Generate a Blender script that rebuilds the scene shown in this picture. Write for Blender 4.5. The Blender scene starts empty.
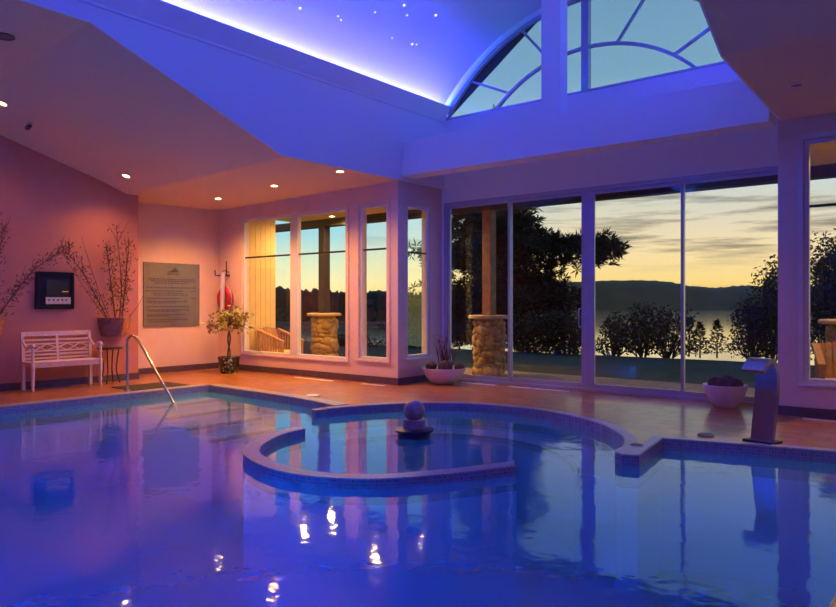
import bpy, bmesh, math, random
from mathutils import Vector, Matrix
from mathutils.geometry import tessellate_polygon
PI = math.pi
R = math.radians
scn = bpy.context.scene
COL = scn.collection
rnd = random.Random(7)

# ------------------------------------------------------------------ materials
def s2l(c):
    return tuple((x/255/12.92 if x/255 <= .04045 else ((x/255+.055)/1.055)**2.4) for x in c)

def mat(name, col, rough=.6, metal=0., var=0., vscale=6., bump=0., bscale=40., coat=0., spec=.5, emit=None, estr=0., vcol=None):
    m = bpy.data.materials.new(name); m.use_nodes = True
    nt = m.node_tree; b = nt.nodes['Principled BSDF']
    b.inputs['Base Color'].default_value = (*col, 1)
    b.inputs['Roughness'].default_value = rough
    b.inputs['Metallic'].default_value = metal
    b.inputs['Coat Weight'].default_value = coat
    b.inputs['Specular IOR Level'].default_value = spec
    if emit:
        b.inputs['Emission Color'].default_value = (*emit, 1)
        b.inputs['Emission Strength'].default_value = estr
    tc = nt.nodes.new('ShaderNodeTexCoord')
    if var or vcol:
        n = nt.nodes.new('ShaderNodeTexNoise'); n.inputs['Scale'].default_value = vscale; n.inputs['Detail'].default_value = 4
        nt.links.new(tc.outputs['Object'], n.inputs['Vector'])
        cr = nt.nodes.new('ShaderNodeValToRGB')
        c2 = vcol if vcol else tuple(x*(1-var) for x in col)
        cr.color_ramp.elements[0].color = (*c2, 1); cr.color_ramp.elements[0].position = .35
        cr.color_ramp.elements[1].color = (*col, 1); cr.color_ramp.elements[1].position = .65
        nt.links.new(n.outputs['Fac'], cr.inputs['Fac'])
        nt.links.new(cr.outputs['Color'], b.inputs['Base Color'])
    if bump:
        n2 = nt.nodes.new('ShaderNodeTexNoise'); n2.inputs['Scale'].default_value = bscale; n2.inputs['Detail'].default_value = 3
        nt.links.new(tc.outputs['Object'], n2.inputs['Vector'])
        bp = nt.nodes.new('ShaderNodeBump'); bp.inputs['Strength'].default_value = bump; bp.inputs['Distance'].default_value = .02
        nt.links.new(n2.outputs['Fac'], bp.inputs['Height'])
        nt.links.new(bp.outputs['Normal'], b.inputs['Normal'])
    return m

def brick_mat(name, c1, c2, cm, bw, rh, mortar, rough, plane='xy', bump=.3, coat=0., noise=0.):
    m = bpy.data.materials.new(name); m.use_nodes = True
    nt = m.node_tree; b = nt.nodes['Principled BSDF']; b.inputs['Roughness'].default_value = rough
    b.inputs['Coat Weight'].default_value = coat; b.inputs['Coat Roughness'].default_value = .14
    g = nt.nodes.new('ShaderNodeNewGeometry'); sp = nt.nodes.new('ShaderNodeSeparateXYZ'); cb = nt.nodes.new('ShaderNodeCombineXYZ')
    nt.links.new(g.outputs['Position'], sp.inputs[0])
    if plane == 'xy':
        nt.links.new(sp.outputs[0], cb.inputs[0]); nt.links.new(sp.outputs[1], cb.inputs[1])
    else:
        a = nt.nodes.new('ShaderNodeMath'); nt.links.new(sp.outputs[0], a.inputs[0]); nt.links.new(sp.outputs[1], a.inputs[1])
        nt.links.new(a.outputs[0], cb.inputs[0])
        a2 = nt.nodes.new('ShaderNodeMath'); nt.links.new(sp.outputs[2], a2.inputs[0])
        a2.inputs[1].default_value = 0; nt.links.new(a2.outputs[0], cb.inputs[1])
    br = nt.nodes.new('ShaderNodeTexBrick')
    br.offset = 0.0 if plane != 'xy' else .5
    br.inputs['Scale'].default_value = 1; br.inputs['Brick Width'].default_value = bw; br.inputs['Row Height'].default_value = rh
    br.inputs['Mortar Size'].default_value = mortar; br.inputs['Mortar Smooth'].default_value = .2
    br.inputs['Color1'].default_value = (*c1, 1); br.inputs['Color2'].default_value = (*c2, 1); br.inputs['Mortar'].default_value = (*cm, 1)
    nt.links.new(cb.outputs[0], br.inputs['Vector'])
    col = br.outputs['Color']
    if noise:
        n = nt.nodes.new('ShaderNodeTexNoise'); n.inputs['Scale'].default_value = 5; n.inputs['Detail'].default_value = 5
        nt.links.new(g.outputs['Position'], n.inputs['Vector'])
        mx = nt.nodes.new('ShaderNodeMix'); mx.data_type = 'RGBA'; mx.blend_type = 'MULTIPLY'; mx.inputs[0].default_value = noise
        cr = nt.nodes.new('ShaderNodeValToRGB'); cr.color_ramp.elements[0].position = .3; cr.color_ramp.elements[1].position = .7
        cr.color_ramp.elements[0].color = (.35, .3, .3, 1); cr.color_ramp.elements[1].color = (1, 1, 1, 1)
        nt.links.new(n.outputs['Fac'], cr.inputs[0])
        nt.links.new(col, mx.inputs[6]); nt.links.new(cr.outputs[0], mx.inputs[7]); col = mx.outputs[2]
    nt.links.new(col, b.inputs['Base Color'])
    n3 = nt.nodes.new('ShaderNodeTexNoise'); n3.inputs['Scale'].default_value = 9
    nt.links.new(g.outputs['Position'], n3.inputs['Vector'])
    ad = nt.nodes.new('ShaderNodeMath'); ad.operation = 'SUBTRACT'
    nt.links.new(n3.outputs['Fac'], ad.inputs[0]); nt.links.new(br.outputs['Fac'], ad.inputs[1])
    bp = nt.nodes.new('ShaderNodeBump'); bp.inputs['Strength'].default_value = bump; bp.inputs['Distance'].default_value = .01
    nt.links.new(ad.outputs[0], bp.inputs['Height']); nt.links.new(bp.outputs['Normal'], b.inputs['Normal'])
    return m

def glassy(name, ior, tint, rough, bump=None, murk=None):
    m = bpy.data.materials.new(name); m.use_nodes = True
    nt = m.node_tree; nt.nodes.clear()
    o = nt.nodes.new('ShaderNodeOutputMaterial'); mx = nt.nodes.new('ShaderNodeMixShader')
    t = nt.nodes.new('ShaderNodeBsdfTransparent'); t.inputs[0].default_value = (*tint, 1)
    g = nt.nodes.new('ShaderNodeBsdfGlossy'); g.inputs['Roughness'].default_value = rough; g.inputs[0].default_value = (1, 1, 1, 1)
    f = nt.nodes.new('ShaderNodeFresnel'); gb = nt.nodes.new('ShaderNodeNewGeometry')
    mi = nt.nodes.new('ShaderNodeMapRange'); mi.inputs['To Min'].default_value = ior; mi.inputs['To Max'].default_value = 1/ior
    nt.links.new(gb.outputs['Backfacing'], mi.inputs['Value']); nt.links.new(mi.outputs[0], f.inputs['IOR'])
    nt.links.new(f.outputs[0], mx.inputs[0]); nt.links.new(t.outputs[0], mx.inputs[1]); nt.links.new(g.outputs[0], mx.inputs[2])
    nt.links.new(mx.outputs[0], o.inputs[0])
    if murk:
        df = nt.nodes.new('ShaderNodeBsdfDiffuse'); df.inputs[0].default_value = (*murk[1], 1)
        m2 = nt.nodes.new('ShaderNodeMixShader'); m2.inputs[0].default_value = murk[0]
        ab = nt.nodes.new('ShaderNodeVolumeAbsorption'); ab.inputs['Color'].default_value = (*murk[2], 1); ab.inputs['Density'].default_value = murk[3]; nt.links.new(ab.outputs[0], o.inputs['Volume'])
        nt.links.new(t.outputs[0], m2.inputs[1]); nt.links.new(df.outputs[0], m2.inputs[2]); nt.links.new(m2.outputs[0], mx.inputs[1])
    if bump:
        geo = nt.nodes.new('ShaderNodeNewGeometry')
        n = nt.nodes.new('ShaderNodeTexNoise'); n.inputs['Scale'].default_value = bump[0]; n.inputs['Detail'].default_value = 2
        nt.links.new(geo.outputs['Position'], n.inputs['Vector'])
        b = nt.nodes.new('ShaderNodeBump'); b.inputs['Strength'].default_value = bump[1]; b.inputs['Distance'].default_value = bump[2]
        nt.links.new(n.outputs['Fac'], b.inputs['Height'])
        nt.links.new(b.outputs[0], g.inputs['Normal']); nt.links.new(b.outputs[0], f.inputs['Normal'])
    return m

def emis(name, col, st):
    m = bpy.data.materials.new(name); m.use_nodes = True
    nt = m.node_tree; nt.nodes.clear()
    o = nt.nodes.new('ShaderNodeOutputMaterial'); e = nt.nodes.new('ShaderNodeEmission')
    e.inputs[0].default_value = (*col, 1); e.inputs[1].default_value = st
    nt.links.new(e.outputs[0], o.inputs[0])
    return m

def lake_mat():
    m = bpy.data.materials.new('lake_water'); m.use_nodes = True
    nt = m.node_tree; nt.nodes.clear()
    o = nt.nodes.new('ShaderNodeOutputMaterial'); g = nt.nodes.new('ShaderNodeBsdfGlossy')
    g.inputs[0].default_value = (.93, .93, .93, 1); g.inputs['Roughness'].default_value = .08
    nt.links.new(g.outputs[0], o.inputs[0])
    return m

M = dict(
    salmon=mat('salmon_plaster', (.52, .20, .105), .75, var=.06, vscale=3, bump=.08, bscale=120),
    plaster=mat('pale_plaster', (.70, .52, .42), .75, var=.05, vscale=3, bump=.08, bscale=120),
    white=mat('white_plaster', (.80, .80, .82), .8, bump=.05, bscale=120),
    ceil=mat('ceiling_paint', (.74, .52, .30), .8, bump=.05, bscale=120),
    frame=mat('window_frame_paint', (.62, .60, .62), .4, bump=.03),
    alu=mat('door_frame_aluminium', (.42, .42, .52), .35, .3, bump=.03),
    base=mat('baseboard_tile', (.11, .07, .08), .45, var=.3, vscale=12),
    floor=brick_mat('slate_floor_tile', (.52, .19, .045), (.38, .13, .03), (.12, .05, .02), .42, .28, .006, .36, bump=.5, coat=.45, noise=.6),
    paving=brick_mat('porch_paving', (.30, .20, .13), (.24, .16, .10), (.12, .09, .06), .6, .6, .01, .7, bump=.3, noise=.4),
    coping=mat('pool_coping_stone', (.40, .34, .36), .35, var=.3, vscale=15, bump=.1),
    mosaic=brick_mat('dark_mosaic_tile', (.10, .10, .20), (.22, .20, .30), (.30, .28, .33), .03, .03, .003, .3, plane='side', bump=.3),
    mosaictop=brick_mat('mosaic_tile_top', (.36, .32, .40), (.24, .22, .32), (.42, .40, .44), .035, .035, .003, .3, plane='xy', bump=.3),
    basin=mat('pool_plaster', (.46, .55, .80), .7, var=.08, vscale=1.2),
    nosing=mat('dark_nosing_tile', (.03, .03, .09), .5),
    water=glassy('pool_water', 1.46, (.95, .97, 1.), .045, (5., .05, .05), (.48, (.05, .44, .95), (.25, .74, .97), .4)),
    glass=glassy('window_glass', 1.45, (.96, .97, .97), 0.),
    wood=mat('pale_painted_wood', (.72, .52, .46), .5, var=.12, vscale=20, bump=.08),
    teak=mat('teak_wood', (.45, .20, .07), .5, var=.3, vscale=14, bump=.1),
    black=mat('black_plastic', (.008, .008, .012), .4, spec=.2),
    screen=mat('dark_screen', (.02, .018, .03), .15),
    silver=mat('silver_panel', (.60, .60, .68), .35, .2, var=.25, vscale=30),
    iron=mat('dark_iron', (.05, .04, .045), .45, .6),
    steel=mat('brushed_steel', (.62, .60, .58), .22, 1., bump=.02),
    steelb=mat('polished_steel', (.50, .50, .56), .22, 1., bump=.015, bscale=20),
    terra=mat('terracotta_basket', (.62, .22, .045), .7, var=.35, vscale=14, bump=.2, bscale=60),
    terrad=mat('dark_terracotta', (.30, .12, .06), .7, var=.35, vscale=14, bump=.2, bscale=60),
    twig=mat('dried_twig', (.13, .06, .04), .8, var=.4, vscale=20),
    dryleaf=mat('dried_leaf', (.15, .08, .035), .8, var=.4, vscale=9),
    leaf=mat('green_leaf', (.22, .26, .05), .55, vcol=(.34, .20, .05), vscale=5),
    bark=mat('brown_bark', (.09, .05, .035), .85, var=.4, vscale=20, bump=.3),
    glaze=mat('glazed_dark_pot', (.012, .018, .014), .18, var=.5, vscale=12, coat=.6),
    soil=mat('dark_soil', (.03, .02, .015), .95, bump=.4),
    moss=mat('trailing_moss', (.30, .33, .20), .8, var=.4, vscale=20),
    signp=mat('pewter_sign_plate', (.25, .23, .22), .25, .45, var=.1, vscale=8),
    ink=mat('sign_ink', (.05, .035, .045), .6),
    red=mat('red_lifebuoy', (.42, .012, .02), .45),
    pole=mat('white_tube', (.60, .54, .60), .4),
    matt=mat('dark_rubber_mat', (.03, .02, .018), .8, bump=.4, bscale=150),
    bowl=mat('pale_ceramic', (.76, .66, .68), .45, bump=.05),
    ball=mat('brown_woven_ball', (.12, .065, .045), .8, var=.5, vscale=25, bump=.5, bscale=60),
    granite=mat('pink_granite', (.36, .22, .20), .3, var=.35, vscale=45),
    plinth=mat('dark_stone_plinth', (.035, .03, .045), .35, var=.4, vscale=25),
    siding=mat('yellow_siding', (.66, .46, .18), .7, var=.1, vscale=5),
    porchceil=mat('porch_ceiling_board', (.55, .38, .15), .7, var=.12, vscale=6),
    darkwood=mat('dark_stained_timber', (.012, .007, .004), .6, var=.3, vscale=8),
    post=mat('brown_timber_post', (.26, .11, .04), .6, var=.35, vscale=8, bump=.1),
    stone=mat('golden_field_stone', (.46, .27, .085), .8, vcol=(.24, .14, .05), vscale=5, bump=.3, bscale=30),
    cap=mat('sandstone_cap', (.48, .33, .16), .8, var=.25, vscale=8, bump=.2),
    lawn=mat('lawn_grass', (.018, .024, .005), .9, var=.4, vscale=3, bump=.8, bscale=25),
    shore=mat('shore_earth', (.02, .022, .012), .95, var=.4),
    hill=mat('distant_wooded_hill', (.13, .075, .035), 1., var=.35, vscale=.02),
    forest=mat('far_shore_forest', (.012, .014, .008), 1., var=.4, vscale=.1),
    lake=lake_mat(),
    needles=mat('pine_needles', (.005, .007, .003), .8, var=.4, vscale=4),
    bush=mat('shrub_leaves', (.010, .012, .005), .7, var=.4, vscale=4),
    trim=mat('downlight_trim', (.70, .62, .55), .4),
    lamp=emis('downlight_lamp', (1., .62, .28), 45.),
    lampw=emis('porch_lamp', (1., .72, .35), 55.),
    off=mat('unlit_lens', (.10, .06, .07), .3),
    star=emis('fibre_star', (.75, .78, 1.), 2.2),
    led=emis('blue_led', (.005, .5, 1.), 34.),
    vent=mat('white_vent', (.88, .84, .82), .4),
)

# ------------------------------------------------------------------ geometry helpers
class MB:
    def __init__(s): s.v = []; s.f = []
    def add(s, vs, fs):
        o = len(s.v); s.v += [tuple(v) for v in vs]; s.f += [tuple(i+o for i in f) for f in fs]; return s
    def box(s, x0, x1, y0, y1, z0, z1):
        vs = [(x, y, z) for z in (z0, z1) for y in (y0, y1) for x in (x0, x1)]
        return s.add(vs, [(0, 2, 3, 1), (4, 5, 7, 6), (0, 1, 5, 4), (2, 6, 7, 3), (0, 4, 6, 2), (1, 3, 7, 5)])
    def bar(s, a, b, w, h, up=(0, 0, 1)):
        a = Vector(a); b = Vector(b); d = (b-a).normalized(); u = Vector(up)
        x = d.cross(u)
        if x.length < 1e-4: x = d.cross(Vector((1, 0, 0)))
        x.normalize(); u = x.cross(d).normalized()
        vs = [p + x*sx*w/2 + u*su*h/2 for p in (a, b) for su in (-1, 1) for sx in (-1, 1)]
        return s.add(vs, [(0, 1, 3, 2), (4, 6, 7, 5), (0, 4, 5, 1), (2, 3, 7, 6), (0, 2, 6, 4), (1, 5, 7, 3)])
    def tube(s, pts, r, n=8, cap=True):
        pts = [Vector(p) for p in pts]; m = len(pts)
        rs = r if isinstance(r, (list, tuple)) else [r]*m
        prev = None; rings = []
        for i, p in enumerate(pts):
            t = (pts[min(i+1, m-1)]-pts[max(i-1, 0)]).normalized()
            if prev is None:
                x = t.cross(Vector((0, 0, 1)))
                if x.length < .05: x = t.cross(Vector((1, 0, 0)))
            else:
                x = prev - t*prev.dot(t)
            x.normalize(); prev = x; y = t.cross(x)
            rings.append([p + (x*math.cos(2*PI*k/n)+y*math.sin(2*PI*k/n))*rs[i] for k in range(n)])
        vs = [v for rg in rings for v in rg]; fs = []
        for i in range(m-1):
            for k in range(n):
                fs.append((i*n+k, i*n+(k+1) % n, (i+1)*n+(k+1) % n, (i+1)*n+k))
        if cap: fs += [tuple(range(n-1, -1, -1)), tuple((m-1)*n+k for k in range(n))]
        return s.add(vs, fs)
    def lathe(s, prof, c=(0, 0, 0), n=32, a0=0., a1=2*PI):
        full = abs(a1-a0-2*PI) < 1e-6; cols = n if full else n+1
        vs = []
        for (r, z) in prof:
            for k in range(cols):
                a = a0+(a1-a0)*k/n
                vs.append((c[0]+r*math.cos(a), c[1]+r*math.sin(a), c[2]+z))
        fs = []
        for i in range(len(prof)-1):
            for k in range(n):
                k2 = (k+1) % cols
                fs.append((i*cols+k, i*cols+k2, (i+1)*cols+k2, (i+1)*cols+k))
        return s.add(vs, fs)
    def sphere(s, c, r, n=16, m=10, sc=(1, 1, 1), jit=0., rg=None, rot=None):
        vs = []; fs = []
        for i in range(m+1):
            th = PI*i/m
            for k in range(n):
                a = 2*PI*k/n
                q = Vector((math.sin(th)*math.cos(a)*sc[0], math.sin(th)*math.sin(a)*sc[1], math.cos(th)*sc[2]))
                if jit and 0 < i < m: q *= 1+rg.uniform(-jit, jit)
                if rot: q = rot @ q
                vs.append(Vector(c)+q*r)
        for i in range(m):
            for k in range(n):
                fs.append((i*n+k, (i+1)*n+k, (i+1)*n+(k+1) % n, i*n+(k+1) % n))
        return s.add(vs, fs)
    def poly(s, loops, axis, a, b, f=None):
        """closed outline with holes in two axes, extruded along axis from a to b"""
        def P(p, t):
            u, w = p
            return {'x': (t, u, w), 'y': (u, t, w), 'z': (u, w, t)}[axis]
        flat = [p for l in loops for p in l]
        tris = tessellate_polygon([[Vector((p[0], p[1], 0)) for p in l] for l in loops])
        n = len(flat)
        vs = [P(p, a) for p in flat]+[P(p, b) for p in flat]
        fs = [tuple(t) for t in tris]+[tuple(i+n for i in reversed(t)) for t in tris]
        o = 0
        for l in loops:
            k = len(l)
            for i in range(k):
                j = (i+1) % k
                fs.append((o+i, o+j, o+j+n, o+i+n))
            o += k
        return s.add(vs, fs)
    def leaf(s, p, d, n, L, w):
        p = Vector(p); d = Vector(d).normalized(); x = d.cross(Vector(n))
        if x.length < 1e-3: x = d.cross(Vector((1, .3, 0)))
        x.normalize()
        return s.add([p, p+d*L*.45+x*w/2, p+d*L, p+d*L*.45-x*w/2], [(0, 1, 2, 3)])
    def build(s, name, m, parent=None, local=False, smooth=40, bevel=0.):
        off = Vector((0, 0, 0))
        if parent is not None and not local:
            q = parent
            while q is not None: off += q.location; q = q.parent
        me = bpy.data.meshes.new(name)
        me.from_pydata([tuple(Vector(v)-off) for v in s.v], [], s.f); me.validate()
        bm = bmesh.new(); bm.from_mesh(me); bmesh.ops.recalc_face_normals(bm, faces=bm.faces); bm.to_mesh(me); bm.free()
        if smooth:
            me.polygons.foreach_set('use_smooth', [True]*len(me.polygons)); me.set_sharp_from_angle(angle=R(smooth))
        me.materials.append(m)
        o = bpy.data.objects.new(name, me); COL.objects.link(o)
        if parent is not None: o.parent = parent
        if bevel:
            b = o.modifiers.new('edge', 'BEVEL'); b.width = bevel; b.segments = 2; b.limit_method = 'ANGLE'
        return o

def tag(o, label=None, cat=None, group=None, kind=None):
    if label: o['label'] = label
    if cat: o['category'] = cat
    if group: o['group'] = group
    if kind: o['kind'] = kind
    return o
def thing(name, label, cat, loc=(0, 0, 0), rz=0., group=None, kind=None):
    o = bpy.data.objects.new(name, None); COL.objects.link(o); o.empty_display_size = .1
    o.location = loc; o.rotation_euler = (0, 0, rz)
    return tag(o, label, cat, group, kind)
def struct(name, mb, m, label, cat, **k): return tag(mb.build(name, m, **k), label, cat, kind='structure')
def dup(root, loc, rz=None, label=None):
    r = root.copy(); COL.objects.link(r); r.location = loc
    if rz is not None: r.rotation_euler = (0, 0, rz)
    if label: r['label'] = label
    for ch in list(root.children):
        c = ch.copy(); COL.objects.link(c); c.parent = r
        for g in list(ch.children):
            e = g.copy(); COL.objects.link(e); e.parent = c
    return r
def spline(pts, n=8, closed=False):
    out = []; m = len(pts); P = [Vector(p) for p in pts]
    for i in range(m if closed else m-1):
        p0, p1, p2, p3 = (P[(i-1) % m], P[i], P[(i+1) % m], P[(i+2) % m]) if closed else (P[max(i-1, 0)], P[i], P[i+1], P[min(i+2, m-1)])
        for k in range(n):
            t = k/n
            out.append(.5*((2*p1)+(p2-p0)*t+(2*p0-5*p1+4*p2-p3)*t*t+(3*p1-p0-3*p2+p3)*t**3))
    if not closed: out.append(P[-1])
    return out
def offset(line, d):
    """a 2D line pushed sideways by d to its left"""
    out = []; m = len(line)
    for i in range(m):
        a = Vector(line[max(i-1, 0)]); b = Vector(line[min(i+1, m-1)]); t = (b-a).normalized()
        out.append((line[i][0]-t.y*d, line[i][1]+t.x*d))
    return out

# ------------------------------------------------------------------ the place, in metres
LW, SW = -12.20, -12.95            # bench wall, notice wall
WY, DY, RY = 9.12, 10.36, 9.72     # window wall, door wall, right-hand wall
PXL, PXR = -7.75, -2.0             # upper side panels of the vaulted nave
CX = -4.96                         # middle of the vault
NEAR = -3.0
WATER = -.098

# pool outline
left_edge = [(-.55, .5), (-10.29, .5), (-10.29, 7.05)]
far_edge = spline([(-10.29, 7.05, 0), (-9.0, 6.98, 0), (-7.81, 6.90, 0), (-6.90, 6.72, 0)], 4)
arc = spline([(-6.82, 6.30, 0), (-6.70, 6.72, 0), (-6.50, 7.15, 0), (-6.18, 7.62, 0), (-5.58, 8.03, 0), (-4.84, 8.16, 0), (-4.19, 8.04, 0), (-3.48, 7.66, 0), (-2.98, 7.11, 0), (-2.77, 6.68, 0), (-2.735, 6.40, 0)], 6)
nose = [(-2.69, 6.28), (-2.60, 6.21), (-2.477, 6.274), (-2.60, 7.22), (-1.854, 7.42), (-1.09, 7.60), (-.55, 7.70)]
OUT = left_edge[1:2]+[(p.x, p.y) for p in far_edge]+[(-6.93, 6.36), (-6.88, 6.30)]+[(p.x, p.y) for p in arc]+nose+[(-.55, .5)]
ARC2 = [(p.x, p.y) for p in arc]

struct('floor', MB().poly([[(-13.2, NEAR), (4., NEAR), (4., 9.8), (-2.1, 9.8), (-2.1, 10.5), (-7.9, 10.5), (-7.9, 9.3), (-13.2, 9.3)], OUT], 'z', 0, -.06),
       M['floor'], 'orange brown slate tile deck around the indoor pool', 'floor', smooth=0)
# basin: wall and floor
bs = MB(); n = len(OUT)
bs.add([(x, y, -.06) for x, y in OUT]+[(x, y, -1.35) for x, y in OUT], [(i, (i+1) % n, (i+1) % n+n, i+n) for i in range(n)])
bs.poly([OUT], 'z', -1.35, -1.45)
struct('pool_floor', bs, M['basin'], 'pale blue plastered basin under the water of the pool', 'pool', smooth=30)
# tile band at the waterline and the stone coping on the deck
def band(line, closed, w, z0, z1, mb):
    inn = line if not closed else line
    m = len(line)
    pts = line+[line[0]] if closed else line
    o = offset(pts, w)
    vs = [(x, y, z1) for x, y in pts]+[(x, y, z1) for x, y in o]+[(x, y, z0) for x, y in pts]+[(x, y, z0) for x, y in o]
    k = len(pts); fs = []
    for i in range(k-1):
        fs += [(i, i+1, k+i+1, k+i), (2*k+i, 3*k+i, 3*k+i+1, 2*k+i+1), (i, 2*k+i, 2*k+i+1, i+1), (k+i, k+i+1, 3*k+i+1, 3*k+i)]
    fs += [(0, k, 3*k, 2*k), (k-1, 3*k-1, 4*k-1, 2*k-1)]
    return mb.add(vs, fs)
wl = MB(); band(OUT, True, -.012, -.30, .004, wl)
struct('trim_1', wl, M['mosaic'], 'dark mosaic tile band along the waterline of the pool', 'tile band', smooth=30)
cp = MB(); band([(-10.29, .5), (-10.29, 7.05)], False, .22, .0, .012, cp)
band([(-10.29, 7.05)]+[(p.x, p.y) for p in far_edge][1:], False, .22, .0, .0125, cp)
struct('trim_2', cp, M['coping'], 'pale stone coping along the left and far pool edge', 'coping', smooth=0)
cp = MB(); band(ARC2[3:]+nose, False, .12, .0, .010, cp)
struct('trim_3', cp, M['mosaictop'], 'mosaic coping along the curved edge behind the round spa', 'coping', smooth=0)

# the water
def grow(loop, d):
    m = len(loop); out = []
    for i in range(m):
        a = Vector(loop[i-1]); p = Vector(loop[i]); b = Vector(loop[(i+1) % m])
        n1 = Vector(((p-a).y, -(p-a).x)).normalized(); n2 = Vector(((b-p).y, -(b-p).x)).normalized()
        q = (n1+n2).normalized(); out.append((p.x+q.x*d, p.y+q.y*d))
    return out
area2 = sum(OUT[i-1][0]*OUT[i][1]-OUT[i][0]*OUT[i-1][1] for i in range(len(OUT)))
struct('pool_water', MB().poly([grow(OUT, .012 if area2 > 0 else -.012)], 'z', WATER, -1.40), M['water'],
       'calm blue water of the swimming pool mirroring the windows', 'water', smooth=0)

# low ring wall of the spa
inn = [(p.x, p.y) for p in spline([(-6.02, 5.40, 0), (-5.96, 5.06, 0), (-5.79, 4.70, 0), (-5.55, 4.39, 0), (-5.26, 4.19, 0), (-4.77, 4.05, 0), (-4.32, 4.10, 0), (-3.93, 4.34, 0), (-3.62, 4.79, 0), (-3.30, 5.46, 0)], 6)]
ous = offset(inn, -.155)
ous[-1] = (-3.235, 5.30)
k = len(inn)
ringpoly = ous+inn[::-1]
struct('spa_wall_foot', MB().poly([ringpoly], 'z', -1.35, -.24), M['basin'], 'submerged plaster foot of the curved spa wall', 'pool wall', smooth=30)
rw = MB().poly([ringpoly], 'z', -.24, -.028)
struct('spa_wall', rw, M['mosaic'], 'low curved mosaic wall enclosing the front of the round spa', 'pool wall', smooth=30)
struct('trim_4', MB().poly([ringpoly], 'z', -.028, -.020), M['mosaictop'], 'grey mosaic top of the curved spa wall', 'tile top', smooth=0)
# submerged bench inside the spa
sb = MB(); a_in = offset(ARC2, -.5)
sp = ARC2[2:-6]+a_in[2:-6][::-1]
sb.poly([sp], 'z', -1.3, -.34)
struct('spa_bench', sb, M['basin'], 'submerged curved bench along the inside of the spa', 'pool bench', smooth=30)
nb = MB(); band(a_in[2:-6], False, .05, -.40, -.335, nb)
struct('trim_5', nb, M['nosing'], 'dark tile nosing of the submerged spa bench', 'tile nosing', smooth=0)
# entry steps
for i, (x0, x1, z) in enumerate([(-10.28, -9.75, -.17), (-9.75, -9.25, -.27), (-9.25, -8.72, -.37), (-8.72, -8.18, -.47)]):
    t = thing('pool_step', ['uppermost submerged pool step beside the handrail', 'second submerged pool step going down from the handrail', 'third submerged pool step going down from the handrail', 'lowest submerged pool step away from the handrail'][i], 'pool step', (x0, 5.6, -1.35), group='submerged entry steps', kind='structure')
    MB().box(x0, x1, 5.65, 6.93, -1.35, z).build('tread', M['basin'], t)
    MB().box(x1-.08, x1+.004, 5.65, 6.93, z-.03, z+.004).build('nosing', M['nosing'], t)

# ------------------------------------------------------------------ walls
def wall_cells(mb, axis, t0, t1, us, zs, holes):
    """a wall slab with rectangular openings; holes = list of (u0,u1,z0,z1)"""
    U = sorted(set(us+[h[i] for h in holes for i in (0, 1)])); Z = sorted(set(zs+[h[i] for h in holes for i in (2, 3)]))
    solid = {}
    for i in range(len(U)-1):
        for j in range(len(Z)-1):
            cu, cz = (U[i]+U[i+1])/2, (Z[j]+Z[j+1])/2
            solid[i, j] = not any(h[0] < cu < h[1] and h[2] < cz < h[3] for h in holes)
    def P(u, t, z): return (u, t, z) if axis == 'y' else (t, u, z)
    for (i, j), ok in solid.items():
        if not ok: continue
        u0, u1, z0, z1 = U[i], U[i+1], Z[j], Z[j+1]
        for t in (t0, t1): mb.add([P(u0, t, z0), P(u1, t, z0), P(u1, t, z1), P(u0, t, z1)], [(0, 1, 2, 3)])
        if not solid.get((i-1, j)): mb.add([P(u0, t0, z0), P(u0, t1, z0), P(u0, t1, z1), P(u0, t0, z1)], [(0, 1, 2, 3)])
        if not solid.get((i+1, j)): mb.add([P(u1, t0, z0), P(u1, t1, z0), P(u1, t1, z1), P(u1, t0, z1)], [(0, 1, 2, 3)])
        if not solid.get((i, j-1)): mb.add([P(u0, t0, z0), P(u1, t0, z0), P(u1, t1, z0), P(u0, t1, z0)], [(0, 1, 2, 3)])
        if not solid.get((i, j+1)): mb.add([P(u0, t0, z1), P(u1, t0, z1), P(u1, t1, z1), P(u0, t1, z1)], [(0, 1, 2, 3)])
    return mb

W1 = (-12.14, -9.05, .36, 3.16)
W2 = (-8.74, -8.05, .40, 3.16)
W3 = (9.36, 10.02, .44, 3.14)      # along Y, in the return wall
W5 = (-1.74, .6, .42, 3.42)
struct('wall_left', MB().box(LW-.95, LW, NEAR, 6.84, 0, 4.7), M['salmon'], 'salmon plaster wall behind the wooden bench', 'wall', smooth=0)
struct('wall_left_recess', MB().box(SW-.2, SW, 6.84, WY+.2, 0, 3.7), M['plaster'], 'pale pink recessed wall carrying the notice plate', 'wall', smooth=0)
struct('wall_windows', wall_cells(MB(), 'y', WY, WY+.2, [SW, -8.02], [0, 3.75], [W1, W2]), M['plaster'], 'plaster wall with two tall windows left of the glass doors', 'wall', smooth=0)
struct('wall_return', wall_cells(MB(), 'x', -7.82, -8.02, [WY+.2, DY+.25], [0, 3.75], [W3]).box(-8.02, -7.82, WY, WY+.2, 0, 3.75), M['plaster'], 'short return wall with one narrow window beside the doors', 'wall', smooth=0)
def circ(r, zc, z0, n=40):
    dx = math.sqrt(r*r-(z0-zc)**2); a = math.asin((z0-zc)/r)
    return [(CX+r*math.cos(a+(PI-2*a)*k/n), zc+r*math.sin(a+(PI-2*a)*k/n)) for k in range(n+1)]
AR, AZ, SILL = 3.31, 3.01, 4.765
hole = circ(AR, AZ, SILL)
DL, DR, DT = -7.76, -2.03, 3.25
struct('wall_doors', MB().poly([[(-7.86, 0), (DL, 0), (DL, DT), (DR, DT), (DR, 0), (-1.85, 0), (-1.85, 6.8), (-8.05, 6.8), (-8.05, 3.75), (-7.86, 3.75)], hole], 'y', DY, DY+.10),
       M['white'], 'tall end wall with sliding glass doors and an arched window', 'wall', smooth=0)
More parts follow.
